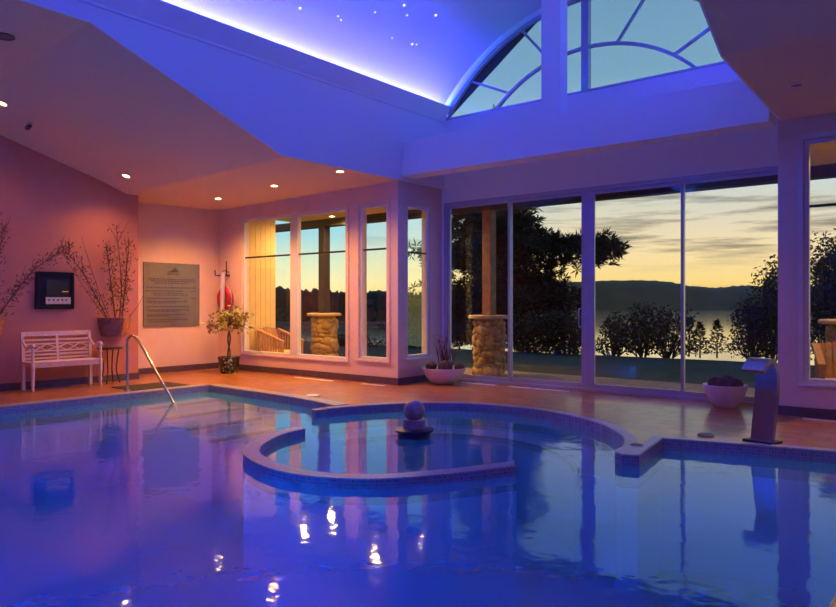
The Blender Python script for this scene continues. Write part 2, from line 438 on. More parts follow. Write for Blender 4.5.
struct('wall_right', wall_cells(MB(), 'y', RY, RY+.2, [-2.03, 4.], [0, 3.95], [W5]).box(-2.03, -1.83, RY+.2, DY, 0, 3.95), M['plaster'], 'plaster wall with a tall window right of the doors', 'wall', smooth=0)
struct('wall_near', MB().box(-13.2, 4.2, NEAR-.2, NEAR, 0, 6.8), M['plaster'], 'plain plaster wall across the near end of the hall', 'wall', smooth=0)
struct('wall_far_right', MB().box(4., 4.2, NEAR, RY, 0, 5.), M['plaster'], 'plain plaster side wall right of the pool', 'wall', smooth=0)

def baseboard(name, label, boxes):
    mb = MB()
    for b in boxes: mb.box(*b)
    struct(name, mb, M['base'], label, 'baseboard', smooth=0)
baseboard('baseboard_left', 'dark tile baseboard below the salmon wall', [(LW, LW+.015, NEAR, 6.85, 0, .12)])
baseboard('baseboard_recess', 'dark tile baseboard below the notice plate', [(SW, SW+.015, 6.84, WY, 0, .12)])
baseboard('baseboard_windows', 'dark tile baseboard below the two left windows', [(SW, -7.805, WY-.015, WY, 0, .12), (-7.82, -7.805, WY, DY-.0, 0, .12)])
baseboard('baseboard_right', 'dark tile baseboard below the right window', [(-2.045, 4., RY-.015, RY, 0, .12)])

# ------------------------------------------------------------------ ceilings, vault
X0, X1 = -13.2, PXL-.02
lo = [(9.32, 3.42, 3.51), (6.62, 3.375, 3.50), (3.77, 4.26, 4.535), (NEAR, 4.26, 4.535)]
cl = MB(); vs = []
for y, zl, zr in lo: vs += [(X0, y, zl), (X1, y, zr), (X0, y, zl+.18), (X1, y, zr+.18)]
fs = []
for i in range(3):
    a = 4*i; b = a+4
    fs += [(a, a+1, b+1, b), (a+2, b+2, b+3, a+3), (a, b, b+2, a+2), (a+1, a+3, b+3, b+1)]
fs += [(0, 2, 3, 1), (12, 13, 15, 14)]
cl.add(vs, fs)
struct('ceiling_left', cl, M['ceil'], 'tan ceiling of the left aisle rising from flat to high', 'ceiling', smooth=0)
pan = [(DY, 3.50), (9.16, 3.50), (6.52, 3.50), (3.77, 4.535), (NEAR, 4.535), (NEAR, 4.80), (DY, 4.80)]
struct('ceiling_side_panel', MB().poly([pan], 'x', PXL, PXL-.02), M['white'], 'blue lit vertical panel over the left aisle opening', 'ceiling panel', smooth=0)
panr = [(DY, 3.70), (9.16, 3.70), (7.15, 3.80), (6.53, 4.09), (5.5, 4.55), (NEAR, 4.55), (NEAR, 4.80), (DY, 4.80)]
struct('ceiling_right_panel', MB().poly([panr], 'x', PXR, PXR+.02), M['white'], 'vertical panel over the right aisle opening', 'ceiling panel', smooth=0)
cr_ = MB(); pr = [(DY, 3.70), (9.16, 3.70), (7.15, 3.80), (6.53, 4.09), (5.5, 4.55), (NEAR, 4.55)]
vs = []
for y, z in pr: vs += [(PXR+.02, y, z), (4.2, y, z), (PXR+.02, y, z+.15), (4.2, y, z+.15)]
fs = []
for i in range(len(pr)-1):
    a = 4*i; b = a+4
    fs += [(a, a+1, b+1, b), (a+2, b+2, b+3, a+3), (a, b, b+2, a+2), (a+1, a+3, b+3, b+1)]
cr_.add(vs, fs+[(0, 2, 3, 1), (4*len(pr)-4, 4*len(pr)-3, 4*len(pr)-1, 4*len(pr)-2)])
struct('ceiling_right', cr_, M['ceil'], 'purple shaded ceiling of the right aisle rising towards the front', 'ceiling', smooth=0)
VR, VZ = 3.6, 2.8
vi = circ(VR, VZ, 4.74, 48); vo = circ(VR+.12, VZ, 4.74, 48)
va = MB(); nv = len(vi)
va.add([(x, y, z) for y in (DY, NEAR) for (x, z) in vi+vo],
       [f for i in range(nv-1) for f in ((i, i+1, 2*nv+i+1, 2*nv+i), (nv+i, 3*nv+i, 3*nv+i+1, nv+i+1))])
struct('ceiling_vault', va, M['white'], 'blue lit barrel vault over the pool', 'ceiling', smooth=30)
for side, nm, lb in ((1, 'trim_6', 'moulded cornice holding the blue light along the left of the vault'), (-1, 'trim_7', 'moulded cornice holding the blue light along the right of the vault')):
    px = PXL if side == 1 else 2*CX-PXL-.0
    prof = [(0, 4.73), (.02, 4.73), (.02, 4.765), (.15, 5.0), (.06, 5.0), (.06, 4.84), (-.34, 4.84), (-.34, 4.73)]
    struct(nm, MB().poly([[(px+side*a, z) for a, z in prof]], 'y', DY, NEAR), M['white'], lb, 'cornice', smooth=0)
    tag(MB().box(*sorted((px+side*-.12, px+side*-.16)), NEAR+.02, DY-.05, 4.845, 4.86).build('led_strip', M['led']),
        ['', 'blue light strip glowing behind the left cornice', 'blue light strip hidden behind the right cornice'][side], 'light strip')
struct('beam', MB().box(PXL, PXR, 9.14, 9.48, 3.575, 4.15), M['white'], 'deep blue lit beam crossing in front of the arched window', 'beam', smooth=0, bevel=.008)
struct('recess_light_block', MB().box(PXL, PXR, 9.48, DY-.22, 4.0, 4.15), M['white'], 'unseen white slab added behind the beam to dim the door recess', 'ceiling', smooth=0)  # unseen slab added to keep most vault light off the door header
struct('column', MB().box(-5.11, -4.80, 9.22, 9.44, 4.15, 6.36), M['white'], 'square blue post standing on the beam before the arched window', 'post', smooth=0)

# ------------------------------------------------------------------ windows and doors
def rectframe(mb, axis, u0, u1, z0, z1, t0, t1, w):
    def b(a, c, d, e):
        if axis == 'y': mb.box(a, c, t0, t1, d, e)
        else: mb.box(t0, t1, a, c, d, e)
    b(u0, u0+w, z0, z1); b(u1-w, u1, z0, z1); b(u0+w, u1-w, z0, z0+w); b(u0+w, u1-w, z1-w, z1)
    return mb
def window(idx, axis, h, t, inward, label, cuts, muntin, sill=True):
    u0, u1, z0, z1 = h
    loc = ((u0+u1)/2, t, z0) if axis == 'y' else (t, (u0+u1)/2, z0)
    w = thing('window_%d' % idx, label, 'window', loc, kind='structure')
    s = 1
    fr = rectframe(MB(), axis, u0, u1, z0, z1, *sorted((t+s*.02*inward, t+s*.10*inward)), .055)
    fr.build('window_frame', M['frame'], w, bevel=.006)
    edges = [u0+.055]+[e for c in cuts for e in c]+[u1-.055]
    for c in cuts:
        m = MB()
        if axis == 'y': m.box(c[0], c[1], *sorted((t+.01*inward, t+.11*inward)), z0+.055, z1-.055)
        m.build('mullion', M['frame'], w, bevel=.006)
    for i in range(0, len(edges), 2):
        a, b = edges[i], edges[i+1]
        p = MB(); q = MB()
        tt = t+.06*inward
        if axis == 'y':
            p.box(a, b, tt-.004, tt+.004, z0+.055, z1-.055); q.box(a, b, tt-.016, tt+.016, muntin-.016, muntin+.016)
        else:
            p.box(tt-.004, tt+.004, a, b, z0+.055, z1-.055); q.box(tt-.016, tt+.016, a, b, muntin-.016, muntin+.016)
        p.build('glass_pane', M['glass'], w); q.build('muntin', M['iron'], w)
    if sill:
        m = MB()
        if axis == 'y': m.box(u0-.04, u1+.04, t-.03, t+.02, z0-.035, z0)
        else: m.box(t-.02, t+.03, u0-.04, u1+.04, z0-.035, z0)
        m.build('window_sill', M['frame'], w, bevel=.006)
    return w
window(1, 'y', W1, WY, 1, 'wide two light window nearest the red lifebuoy', [(-10.62, -10.41)], 2.36)
window(2, 'y', W2, WY, 1, 'single narrow window on the wall left of the column', [], 2.36)
window(3, 'x', W3, -7.82, -1, 'narrow window in the return wall beside the doors', [], 2.30)
window(5, 'y', W5, RY, 1, 'tall window on the right wall showing a porch chair', [(-.62, -.5)], 2.60)
# casings
for nm, lb, axis, h, t0, t1 in (('trim_8', 'raised plaster casing around the wide left window', 'y', W1, WY-.02, WY), ('trim_9', 'raised plaster casing around the narrow window left of the column', 'y', W2, WY-.02, WY), ('trim_10', 'wooden casing around the tall right window', 'y', W5, RY-.02, RY)):
    mb = rectframe(MB(), axis, h[0]-.06, h[1]+.06, h[2]-.04, h[3]+.06, t0, t1, .06 if h is not W5 else .055)
    struct(nm, mb, M['plaster'] if h is not W5 else M['frame'], lb, 'casing', smooth=0)
# arched window
w4 = thing('window_4', 'big arched fanlight window above the beam', 'window', (CX, DY+.1, SILL), kind='structure')
def arcstrip(mb, r, zc, z0, w, y0, y1, n=40, flat=True):
    a = circ(r, zc, z0, n); b = circ(r-w, zc, z0, n)
    pts = a+b[::-1]
    return mb.poly([pts], 'y', y0, y1)
arcstrip(MB(), AR, AZ, SILL, .055, DY+.01, DY+.08).build('arch_frame', M['alu'], w4)
MB().box(CX-2.79, CX+2.79, DY+.03, DY+.12, SILL, SILL+.05).build('bottom_rail', M['alu'], w4)
MB().box(CX-.075, CX+.045, DY+.02, DY+.13, SILL+.05, AZ+AR-.03).build('mullion', M['alu'], w4)
IR = 2.45; IZ = SILL+.765-IR
ia = math.asin((SILL-IZ)/IR)
arcstrip(MB(), IR, IZ, SILL+.03, .05, DY+.05, DY+.10).build('inner_arch', M['alu'], w4)
for a, b in (((-6.20, 6.12), (-5.70, 5.53)), ((-7.30, 5.45), (-6.45, 5.06)), ((-3.90, 6.19), (-4.46, 5.45)), ((-2.76, 5.50), (-3.58, 5.07))):
    MB().bar((a[0], DY+.075, a[1]), (b[0], DY+.075, b[1]), .04, .04, (0, 1, 0)).build('radial_bar', M['alu'], w4)
g = circ(AR-.05, AZ, SILL+.02)
MB().poly([g], 'y', DY+.068, DY+.074).build('glass_pane', M['glass'], w4, smooth=0)

# sliding doors
st = thing('trim_11', 'outer aluminium frame and sill around the sliding glass doors', 'door frame', (CX, DY, 0), kind='structure')
mb = MB(); mb.box(DL, DL+.07, DY-.01, DY+.14, 0, DT); mb.box(DR-.05, DR, DY-.01, DY+.14, 0, DT); mb.box(DL+.07, DR-.05, DY-.01, DY+.14, DT-.06, DT)
mb.build('jamb_and_head', M['alu'], st, bevel=.005)
MB().box(DL+.07, DR-.05, DY-.02, DY+.16, 0, .05).build('sill_track', M['alu'], st, bevel=.005)
doors = [(-7.69, -6.36, .04), (-6.40, -4.94, .085), (-4.94, -3.42, .085), (-3.46, -2.08, .04)]
dlab = ['leftmost sliding glass door beside the plant bowl', 'second sliding glass door from the left with the pine behind', 'third sliding glass door from the left with the hill behind', 'rightmost sliding glass door behind the bowl of balls']
for i, (a, b, yo) in enumerate(doors):
    d = thing('door_%d' % (i+1), dlab[i], 'door', ((a+b)/2, DY+yo, .05), kind='structure')
    z0, z1 = .05, DT-.06
    wl_, wr_ = (.05, .045) if i == 0 else (.045, .11) if i == 1 else (.11, .045) if i == 2 else (.045, .05)
    mb = MB(); y0, y1 = DY+yo-.022, DY+yo+.022
    mb.box(a, a+wl_, y0, y1, z0, z1); mb.box(b-wr_, b, y0, y1, z0, z1); mb.box(a+wl_, b-wr_, y0, y1, z0, z0+.07); mb.box(a+wl_, b-wr_, y0, y1, z1-.05, z1)
    mb.build('door_frame', M['alu'], d, bevel=.004)
    MB().box(a+wl_, b-wr_, DY+yo-.004, DY+yo+.004, z0+.07, z1-.05).build('glass_pane', M['glass'], d)
    if i == 1:
        h = MB(); hx = b-.13; hy = y0
        h.tube([(hx, hy, 1.32), (hx, hy-.05, 1.31), (hx, hy-.055, 1.28), (hx, hy-.055, 1.06), (hx, hy-.05, 1.03), (hx, hy, 1.02)], .011, 8)
        h.build('door_handle', M['alu'], d)
        MB().box(b-.09, b-.02, hy-.012, hy, 1.10, 1.24).build('lock_plate', M['alu'], d, bevel=.004)
    if i == 2:
        MB().box(a+.02, a+.08, y0-.012, y0, 1.10, 1.24).build('lock_plate', M['alu'], d, bevel=.004)

# ------------------------------------------------------------------ outside: porch
struct('porch_floor', MB().box(-16, 5, 9.32, 12.8, -.2, -.03), M['paving'], 'brown paved porch outside the glass doors', 'porch floor', smooth=0)
struct('exterior_porch_ceiling', MB().box(-13.4, 4.3, DY+.25, 12.3, 3.42, 3.5).box(-8.02, -1.83, DY+.10, DY+.25, 3.42, 3.5).box(-13.4, -8.02, 9.32, DY+.25, 3.42, 3.5).box(-1.83, 4.3, RY+.2, DY+.25, 3.42, 3.5), M['porchceil'], 'yellow boarded ceiling of the porch outside', 'porch ceiling', smooth=0)
struct('exterior_eave_beam', MB().box(-16, 5, 11.65, 11.9, 3.25, 3.42), M['darkwood'], 'dark timber beam along the porch edge', 'beam', smooth=0)
sd = MB()
for k in range(6):
    y0 = 9.32+k*.14; sd.box(-12.36, -12.30, y0, y0+.132, -.03, 3.42); sd.box(-12.36, -12.312, y0+.132, y0+.14, -.03, 3.42)
struct('exterior_siding_wall', sd, M['siding'], 'yellow vertical board siding beside the porch chair', 'wall', smooth=0)
for s, nm in ((-1, 'exterior_gable_left'), (1, 'exterior_gable_right')):
    pts = [(CX+s*4.6, 4.22), (CX, 7.52), (CX, 7.80), (CX+s*4.6, 4.55)]
    struct(nm, MB().poly([pts], 'y', DY+.13, 11.3), M['darkwood'], 'dark sloping gable overhang outside the arched window, %s slope' % ('left' if s < 0 else 'right'), 'roof overhang', smooth=0)

def pier(x, y, label, seed, w=.66, h=1.17):
    rg = random.Random(seed)
    t = thing('stone_pier', label, 'stone pier', (x, y, -.03), group='stone piers of the porch')
    rad = w/2
    MB().lathe([(0, -.03), (rad-.06, -.03), (rad-.06, h-.07), (0, h-.07)], (x, y, 0), 28).build('core', M['stone'], t)
    stn = MB(); z = .05
    while z < h-.1:
        rr = rg.uniform(.06, .105); a = rg.uniform(0, 1)
        while a < 2*PI+.2:
            r2 = rr*rg.uniform(.75, 1.3)
            rot = Matrix.Rotation(a, 3, 'Z') @ Matrix.Rotation(rg.uniform(-.5, .5), 3, 'X')
            stn.sphere((x+math.cos(a)*(rad-.06), y+math.sin(a)*(rad-.06), min(z+rg.uniform(-.03, .03), h-.14)), r2, 10, 7, (.75, 1.15, rg.uniform(.7, 1.05)), .07, rg, rot)
            a += r2*1.8/(rad-.03)
        z += rr*1.4
    stn.build('field_stones', M['stone'], t, smooth=60)
    MB().lathe([(0, h-.07), (rad+.06, h-.07), (rad+.085, h-.055), (rad+.085, h-.015), (rad+.07, h), (0, h)], (x, y, 0), 36).build('cap_stone', M['cap'], t)
    tp = tag(MB().box(x-.10, x+.10, y-.10, y+.10, h, 3.25).build('timber_post', M['post'] if seed != 1 else M['darkwood'], bevel=.01),
             {1: 'dark timber post on the pier behind the wide window', 2: 'brown timber post on the pier behind the leftmost door', 3: 'brown timber post on the pier beyond the right window'}[seed], 'post', 'timber posts of the porch')
pier(-12.42, 11.75, 'golden stone pier outside the wide left window', 1)
pier(-7.66, 11.72, 'golden stone pier outside the leftmost glass door', 2)
pier(-1.50, 11.75, 'golden stone pier outside the right window behind a chair', 3)

def porch_chair(loc, rz, label):
    t = thing('porch_chair', label, 'chair', loc, rz, group='wooden porch chairs')
    L = dict(local=True)
    m = M['teak']
    s = MB()
    for k in range(6): s.box(-.27+k*.09, -.19+k*.09, -.29, .29, .33, .355)
    s.build('seat', m, t, **L)
    for sy in (-1, 1):
        MB().bar((-.30, sy*.31, 0), (-.36, sy*.31, .86), .05, .06).build('leg', m, t, **L)
        MB().bar((.28, sy*.31, 0), (.30, sy*.31, .62), .05, .06).build('leg', m, t, **L)
        MB().bar((-.38, sy*.32, .86), (.34, sy*.32, .62), .09, .05).build('armrest', m, t, bevel=.006, **L)
        sl = MB()
        for k in range(7): 
            x = -.24+k*.075; sl.bar((x, sy*.31, .34), (x, sy*.31, .81-(x+.36)*.33), .03, .02)
        sl.bar((-.33, sy*.31, .34), (.29, sy*.31, .34), .03, .08)
        sl.build('side_slats', m, t, **L)
    b = MB()
    for k in range(7): b.bar((-.26, -.24+k*.08, .36), (-.42, -.24+k*.08, .92-abs(k-3)*.012), .065, .02, (1, 0, 0))
    b.build('backrest', m, t, **L)
    MB().box(-.20, .24, -.26, .26, .36, .42).build('seat_cushion', M['siding'], t, bevel=.02, **L)
    return t
c1 = porch_chair((-11.82, 9.92, -.03), R(8), 'slatted teak porch chair seen through the wide left window')
dup(c1, (-1.42, 10.75, -.03), R(-75), 'slatted teak porch chair seen through the right window')

# ------------------------------------------------------------------ outside: land, lake, trees
V0 = Vector((0, 0, 0)); YAW = R(38.97)
def away(u, d):
    """ground point d metres off along the bearing of column u of the photograph"""
    r = (u-418)/701*d
    return (r*math.cos(YAW)-d*math.sin(YAW), r*math.sin(YAW)+d*math.cos(YAW))
ln = MB(); ys = [(12.8, -.06), (17, -.12), (21.5, -.28), (26, -1.2), (40, -5.), (62, -9.6)]
xs = [-90+k*6 for k in range(22)]
for y, z in ys:
    for x in xs: ln.v.append((x, y, z + (rnd.uniform(-.04, .04) if y > 13 else 0)))
nx = len(xs)
for j in range(len(ys)-1):
    for i in range(nx-1): ln.f.append((j*nx+i, j*nx+i+1, (j+1)*nx+i+1, (j+1)*nx+i))
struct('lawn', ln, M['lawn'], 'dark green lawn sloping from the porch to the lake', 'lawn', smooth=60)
LZ = -9.0
struct('lake', MB().add([(-3000, 50, LZ), (1500, 50, LZ), (1500, 3500, LZ), (-3000, 3500, LZ)], [(0, 1, 2, 3)]), M['lake'], 'calm lake reflecting the sunset sky', 'lake', smooth=0)
def ridge(name, pts, d, depth, m, label, cat, rough, seed, steps=10, foot=0):
    """a wooded bank: shoreline, crest and back slope, pts = (bearing column, crest height)"""
    rg = random.Random(seed); P = spline([(u, h, 0) for u, h in pts], steps)
    mb = MB(); k = len(P)
    rows = [(0, 0.), (.08, .55), (.25, .9), (.4, 1.), (1., .2)]
    for fd, fh in rows:
        for p in P:
            x, y = away(p.x, d+depth*fd)
            mb.v.append((x, y, LZ-.5+(p.y+.5)*fh + (rg.uniform(-rough, rough) if fh > .5 else 0)))
    for j in range(len(rows)-1):
        for i in range(k-1): mb.f.append((j*k+i, j*k+i+1, (j+1)*k+i+1, (j+1)*k+i))
    struct(name, mb, m, label, cat, smooth=60)
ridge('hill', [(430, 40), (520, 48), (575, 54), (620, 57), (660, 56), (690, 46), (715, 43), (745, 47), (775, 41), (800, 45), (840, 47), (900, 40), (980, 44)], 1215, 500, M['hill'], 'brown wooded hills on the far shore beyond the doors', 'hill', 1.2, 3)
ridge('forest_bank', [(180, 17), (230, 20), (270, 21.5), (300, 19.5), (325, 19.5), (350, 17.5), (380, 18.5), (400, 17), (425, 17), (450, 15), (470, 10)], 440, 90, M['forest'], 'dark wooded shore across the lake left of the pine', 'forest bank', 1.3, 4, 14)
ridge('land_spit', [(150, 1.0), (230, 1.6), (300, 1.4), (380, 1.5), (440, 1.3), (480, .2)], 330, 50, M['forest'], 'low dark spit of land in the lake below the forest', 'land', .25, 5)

def pine(u, d, label):
    rg = random.Random(21); bx, by = away(u, d); gz = -1.6
    t = thing('pine_tree', label, 'tree', (bx, by, gz))
    tr = MB(); top = 9.7
    tr.tube([(bx, by, gz-.3), (bx+.1, by, 2), (bx-.05, by, 6), (bx, by, top)], [.32, .26, .14, .02], 10); tr.build('trunk', M['bark'], t)
    br = MB(); nd = MB()
    for k in range(150):
        f = (k+.5)/150; z = -.2+(top-.2)*f
        Lb = (1-f)**.7*4.3*rg.uniform(.5, 1.08)+.25
        a = rg.uniform(0, 2*PI)
        if 2.9 < z < 4.4 and k % 5 == 0: a = YAW+rg.uniform(-.35, .2); Lb = rg.uniform(4.7, 5.6)
        dr = Vector((math.cos(a), math.sin(a), 0)); up = rg.uniform(.0, .22)
        pts = [Vector((bx, by, z))+dr*Lb*s+Vector((0, 0, Lb*(up*s-.10*s*s))) for s in (0, .33, .66, 1)]
        br.tube(pts, [.05, .04, .025, .01], 5, False)
        for q in range(int(Lb*20)):
            s = rg.uniform(.12, 1.); i = min(int(s*3), 2); ff = s*3-i
            p = pts[i].lerp(pts[i+1], ff)+Vector((rg.gauss(0, .3), rg.gauss(0, .3), rg.gauss(0, .20)))
            for e in range(13):
                dd = Vector((rg.gauss(0, 1), rg.gauss(0, 1), rg.gauss(.35, .7)))+dr*.6
                nd.leaf(p, dd, (rg.gauss(0, 1), rg.gauss(0, 1), 1), rg.uniform(.22, .42), .065)
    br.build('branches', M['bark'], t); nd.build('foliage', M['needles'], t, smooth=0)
pine(494, 30, 'tall dark pine outside the second glass door')

def shrub(u, d, h, w, label, seed, group, gz=-.3, dens=1., leafs=.13):
    rg = random.Random(seed); bx, by = away(u, d)
    t = thing('shrub', label, 'shrub', (bx, by, gz), group=group)
    st_ = MB(); fo = MB()
    lobes = [(rg.uniform(-.32, .32)*w, rg.uniform(-.32, .32)*w, rg.uniform(.45, .62)*h, rg.uniform(.25, .42)*w, rg.uniform(.36, .42)*h) for q in range(5)]+[(0, 0, h*.24, w*.52, h*.26), (-.3*w, 0, h*.2, w*.3, h*.22), (.3*w, 0, h*.2, w*.3, h*.22), (rg.uniform(-.1, .1)*w, 0, h*.68, w*.24, h*.32)]
    for (lx, ly, lz, lr, lh) in lobes:
        for k in range(4):
            a = rg.uniform(0, 2*PI); e = Vector((bx+lx+math.cos(a)*lr*.7, by+ly+math.sin(a)*lr*.7, gz+lz+lh*rg.uniform(.2, .9)))
            b = Vector((bx+lx*.3, by+ly*.3, gz-.1)); st_.tube([b, b.lerp(e, .5)+Vector((lx*.2, ly*.2, 0)), e], [.022, .014, .005], 5, False)
        for q in range(int(230*dens*lr*lh/.2)):
            v = Vector((rg.gauss(0, 1), rg.gauss(0, 1), rg.gauss(0, 1))).normalized()*rg.uniform(.35, 1.06)
            p = Vector((bx+lx+v.x*lr, by+ly+v.y*lr, gz+max(.03, lz+v.z*lh)))
            fo.leaf(p, (rg.gauss(0, 1), rg.gauss(0, 1), rg.gauss(.2, .8)), (rg.gauss(0, 1), rg.gauss(0, 1), rg.gauss(0, 1)), leafs*rg.uniform(.6, 1.3), leafs*.5)
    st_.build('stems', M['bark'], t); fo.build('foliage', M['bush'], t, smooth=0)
G = 'leafy shrubs at the lawn edge'
shrub(530, 23, 1.5, 1.5, 'dark shrub below the pine, behind the second glass door', 31, G)
shrub(566, 22.5, 1.6, 1.4, 'dark shrub right of the pine foot, beside the double door stile', 32, G)
shrub(612, 23, 1.45, 1.5, 'leafy shrub just right of the double door stile', 33, G, dens=.5)
shrub(641, 23.5, 1.75, 1.5, 'tallest leafy shrub in the middle of the third glass door', 34, G, dens=.5)
shrub(668, 23, 1.65, 1.5, 'leafy shrub behind the right edge of the third glass door', 35, G, dens=.5)
shrub(752, 22, 1.9, 1.3, 'dense broad shrub at the right end of the rightmost door', 36, G, dens=.8)
shrub(772, 21.5, 3.2, 1.1, 'tall loose shrub at the right edge of the rightmost door', 37, G, dens=.6)
shrub(838, 20, 3.9, 1.6, 'tall dark shrub seen through the right window', 38, G, dens=1.)
shrub(350, 27, .55, 2.6, 'low dark shrub seen behind the stone pier in the wide window', 39, G)
shrub(405, 27, .5, 2.2, 'low dark shrub seen through the narrow window', 40, G)
def conifer(u, d, h, label, seed):
    rg = random.Random(seed); bx, by = away(u, d); gz = -.3
    t = thing('young_conifer', label, 'conifer', (bx, by, gz), group='young conifers at the lawn edge')
    MB().tube([(bx, by, gz-.05), (bx, by, gz+h)], [.03, .005], 6).build('trunk', M['bark'], t)
    fo = MB()
    for k in range(420):
        f = rg.uniform(.02, 1); L = (1-f)*.30*h+.03; a = rg.uniform(0, 2*PI); s = rg.uniform(.1, 1)
        dr = Vector((math.cos(a), math.sin(a), .25))
        fo.leaf(Vector((bx, by, gz+f*h))+dr*L*s, dr+Vector((rg.gauss(0, .5), rg.gauss(0, .5), rg.gauss(0, .4))), (rg.gauss(0, 1), rg.gauss(0, 1), 1), .12, .05)
    fo.build('foliage', M['needles'], t, smooth=0)
conifer(689, 23, 1.25, 'young conifer hard against the door stile, leftmost of three', 51)
conifer(700, 22.5, 1.05, 'young conifer between two others at the lawn edge, the smallest', 52)
conifer(717, 22.5, 1.15, 'young conifer standing alone left of the dense broad shrub', 53)

# ------------------------------------------------------------------ furniture along the bench wall
bx0, bx1, by0, by1 = -12.10, -11.66, 4.75, 5.90
t = thing('garden_bench', 'pale painted wooden bench with open lattice back against the salmon wall', 'bench', ((bx0+bx1)/2, (by0+by1)/2, 0))
turn = [(.020, 0), (.026, .02), (.018, .05), (.026, .10), (.030, .14), (.022, .17), (.028, .22), (.032, .36), (.032, .44)]
for y in (by0+.03, by1-.03):
    MB().lathe(turn+[(.022, .46), (.028, .50), (.018, .55), (.026, .60), (.022, .68), (.02, .71)], (bx1-.03, y, 0), 14).build('leg', M['wood'], t)
    MB().bar((bx0+.06, y, 0), (bx0+.05, y, .42), .05, .05).bar((bx0+.05, y, .42), (bx0, y, .93), .05, .05).build('leg', M['wood'], t, bevel=.004)
    MB().tube(spline([(bx0+.02, y, .80), (bx0+.12, y, .72), (bx0+.22, y, .685), (bx0+.34, y, .73), (bx1-.03, y, .735), (bx1+.01, y, .70)], 5), [.018]*5+[.022]*15+[.026]*5+[.024], 10).build('armrest', M['wood'], t)
s = MB()
for k in range(7): s.box(bx0+.05+k*.056, bx0+.10+k*.056, by0, by1, .445, .465)
s.build('seat', M['wood'], t, bevel=.003)
MB().box(bx1-.05, bx1-.02, by0+.03, by1-.03, .375, .445).box(bx0+.04, bx0+.06, by0+.03, by1-.03, .375, .445).build('apron', M['wood'], t, bevel=.003)
def bk(z): return bx0+.05-.05*(z-.42)/.51
def rail(z, h): return MB().bar((bk(z), by0+.03, z), (bk(z), by1-.03, z), .024, h)
rail(.90, .075).build('top_rail', M['wood'], t, bevel=.004)
for z, h in ((.80, .03), (.735, .022), (.615, .022), (.56, .03), (.50, .03)): rail(z, h).build('back_rail', M['wood'], t, bevel=.003)
ym = (by0+by1)/2
MB().bar((bk(.46), ym, .46), (bk(.88), ym, .88), .04, .026, (1, 0, 0)).build('centre_stile', M['wood'], t, bevel=.003)
lt = MB()
for ya, yb in ((by0+.05, ym-.02), (ym+.02, by1-.05)):
    yc = (ya+yb)/2
    for a, b in (((ya, .675), (yc-.1, .73)), ((ya, .675), (yc-.1, .62)), ((yb, .675), (yc+.1, .73)), ((yb, .675), (yc+.1, .62)), ((yc-.1, .73), (yc+.1, .62)), ((yc-.1, .62), (yc+.1, .73))):
        lt.bar((bk(a[1]), a[0], a[1]), (bk(b[1]), b[0], b[1]), .018, .022, (1, 0, 0))
lt.build('back_lattice', M['wood'], t)

tx, ty = -11.93, 6.16
t = thing('side_table', 'small dark iron side table with bowed legs right of the bench', 'table', (tx, ty, 0))
MB().lathe([(0, .60), (.20, .60), (.215, .61), (.215, .622), (.20, .63), (0, .63)], (tx, ty, 0), 28).build('table_top', M['iron'], t)
for k in range(4):
    a = PI/4+k*PI/2; c, s_ = math.cos(a), math.sin(a)
    MB().tube(spline([(tx+c*.15, ty+s_*.15, .60), (tx+c*.12, ty+s_*.12, .40), (tx+c*.11, ty+s_*.11, .22), (tx+c*.17, ty+s_*.17, 0.005)], 5), .011, 8).build('leg', M['iron'], t)

# black wall unit
y0, y1, z0, z1 = 5.016, 5.635, 1.305, 1.93
t = thing('wall_unit', 'black square wall unit with a silver strip panel above the bench', 'wall unit', (LW, (y0+y1)/2, z0))
MB().box(LW, LW+.05, y0+.03, y1-.03, z0+.03, z1-.03).build('housing', M['black'], t)
mb = MB(); mb.box(LW, LW+.075, y0, y0+.05, z0, z1); mb.box(LW, LW+.075, y1-.05, y1, z0, z1); mb.box(LW, LW+.075, y0+.05, y1-.05, z0, z0+.05); mb.box(LW, LW+.075, y0+.05, y1-.05, z1-.05, z1)
mb.build('frame', M['black'], t, bevel=.008)
MB().box(LW+.05, LW+.062, y0+.16, y1-.07, z0+.23, z1-.13).build('screen', M['screen'], t, bevel=.004)
MB().box(LW+.062, LW+.065, y0+.42, y1-.10, z0+.29, z0+.305).build('indicator_strip', mat('amber_light', (.5, .2, .05), .4, emit=(1, .35, .05), estr=.5), t)
pnl = MB().box(LW+.05, LW+.07, y0+.15, y1-.06, z0+.085, z0+.20).build('button_panel', M['silver'], t, bevel=.004)
for k in range(5): MB().box(LW+.07, LW+.073, y0+.19+k*.07, y0+.22+k*.07, z0+.14, z0+.165).build('button', M['black'], pnl)

# wall planters with dried branches
def basket(yc, zc0, zc1, w, label):
    t = thing('wall_basket', label, 'wall planter', (LW, yc, zc0))
    n = 24
    prof = [(w*.36, zc0), (w*.40, zc0+.02), (w*.46, zc0+.14), (w*.5, zc1-.02), (w*.53, zc1), (w*.50, zc1+.006), (w*.46, zc1-.03), (0.01, zc1-.04)]
    def half(a0, a1):
        mb = MB(); mb.lathe([(0.01, zc0)]+prof, (LW, yc, 0), n, a0, a1); return mb
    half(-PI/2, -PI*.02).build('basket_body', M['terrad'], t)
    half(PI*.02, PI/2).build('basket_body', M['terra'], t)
    MB().lathe([(w*.40, zc0), (w*.50, zc0+.14), (w*.56, zc1), (w*.54, zc1+.01), (.01, zc1)], (LW, yc, 0), 4, -PI*.03, PI*.03).build('seam', M['terrad'], t)
    return t
basket(6.36, .815, 1.145, .58, 'half round copper coloured wall basket of dried branches right of the bench')
basket(4.22, .815, 1.145, .62, 'half round copper coloured wall basket cut off at the left edge')
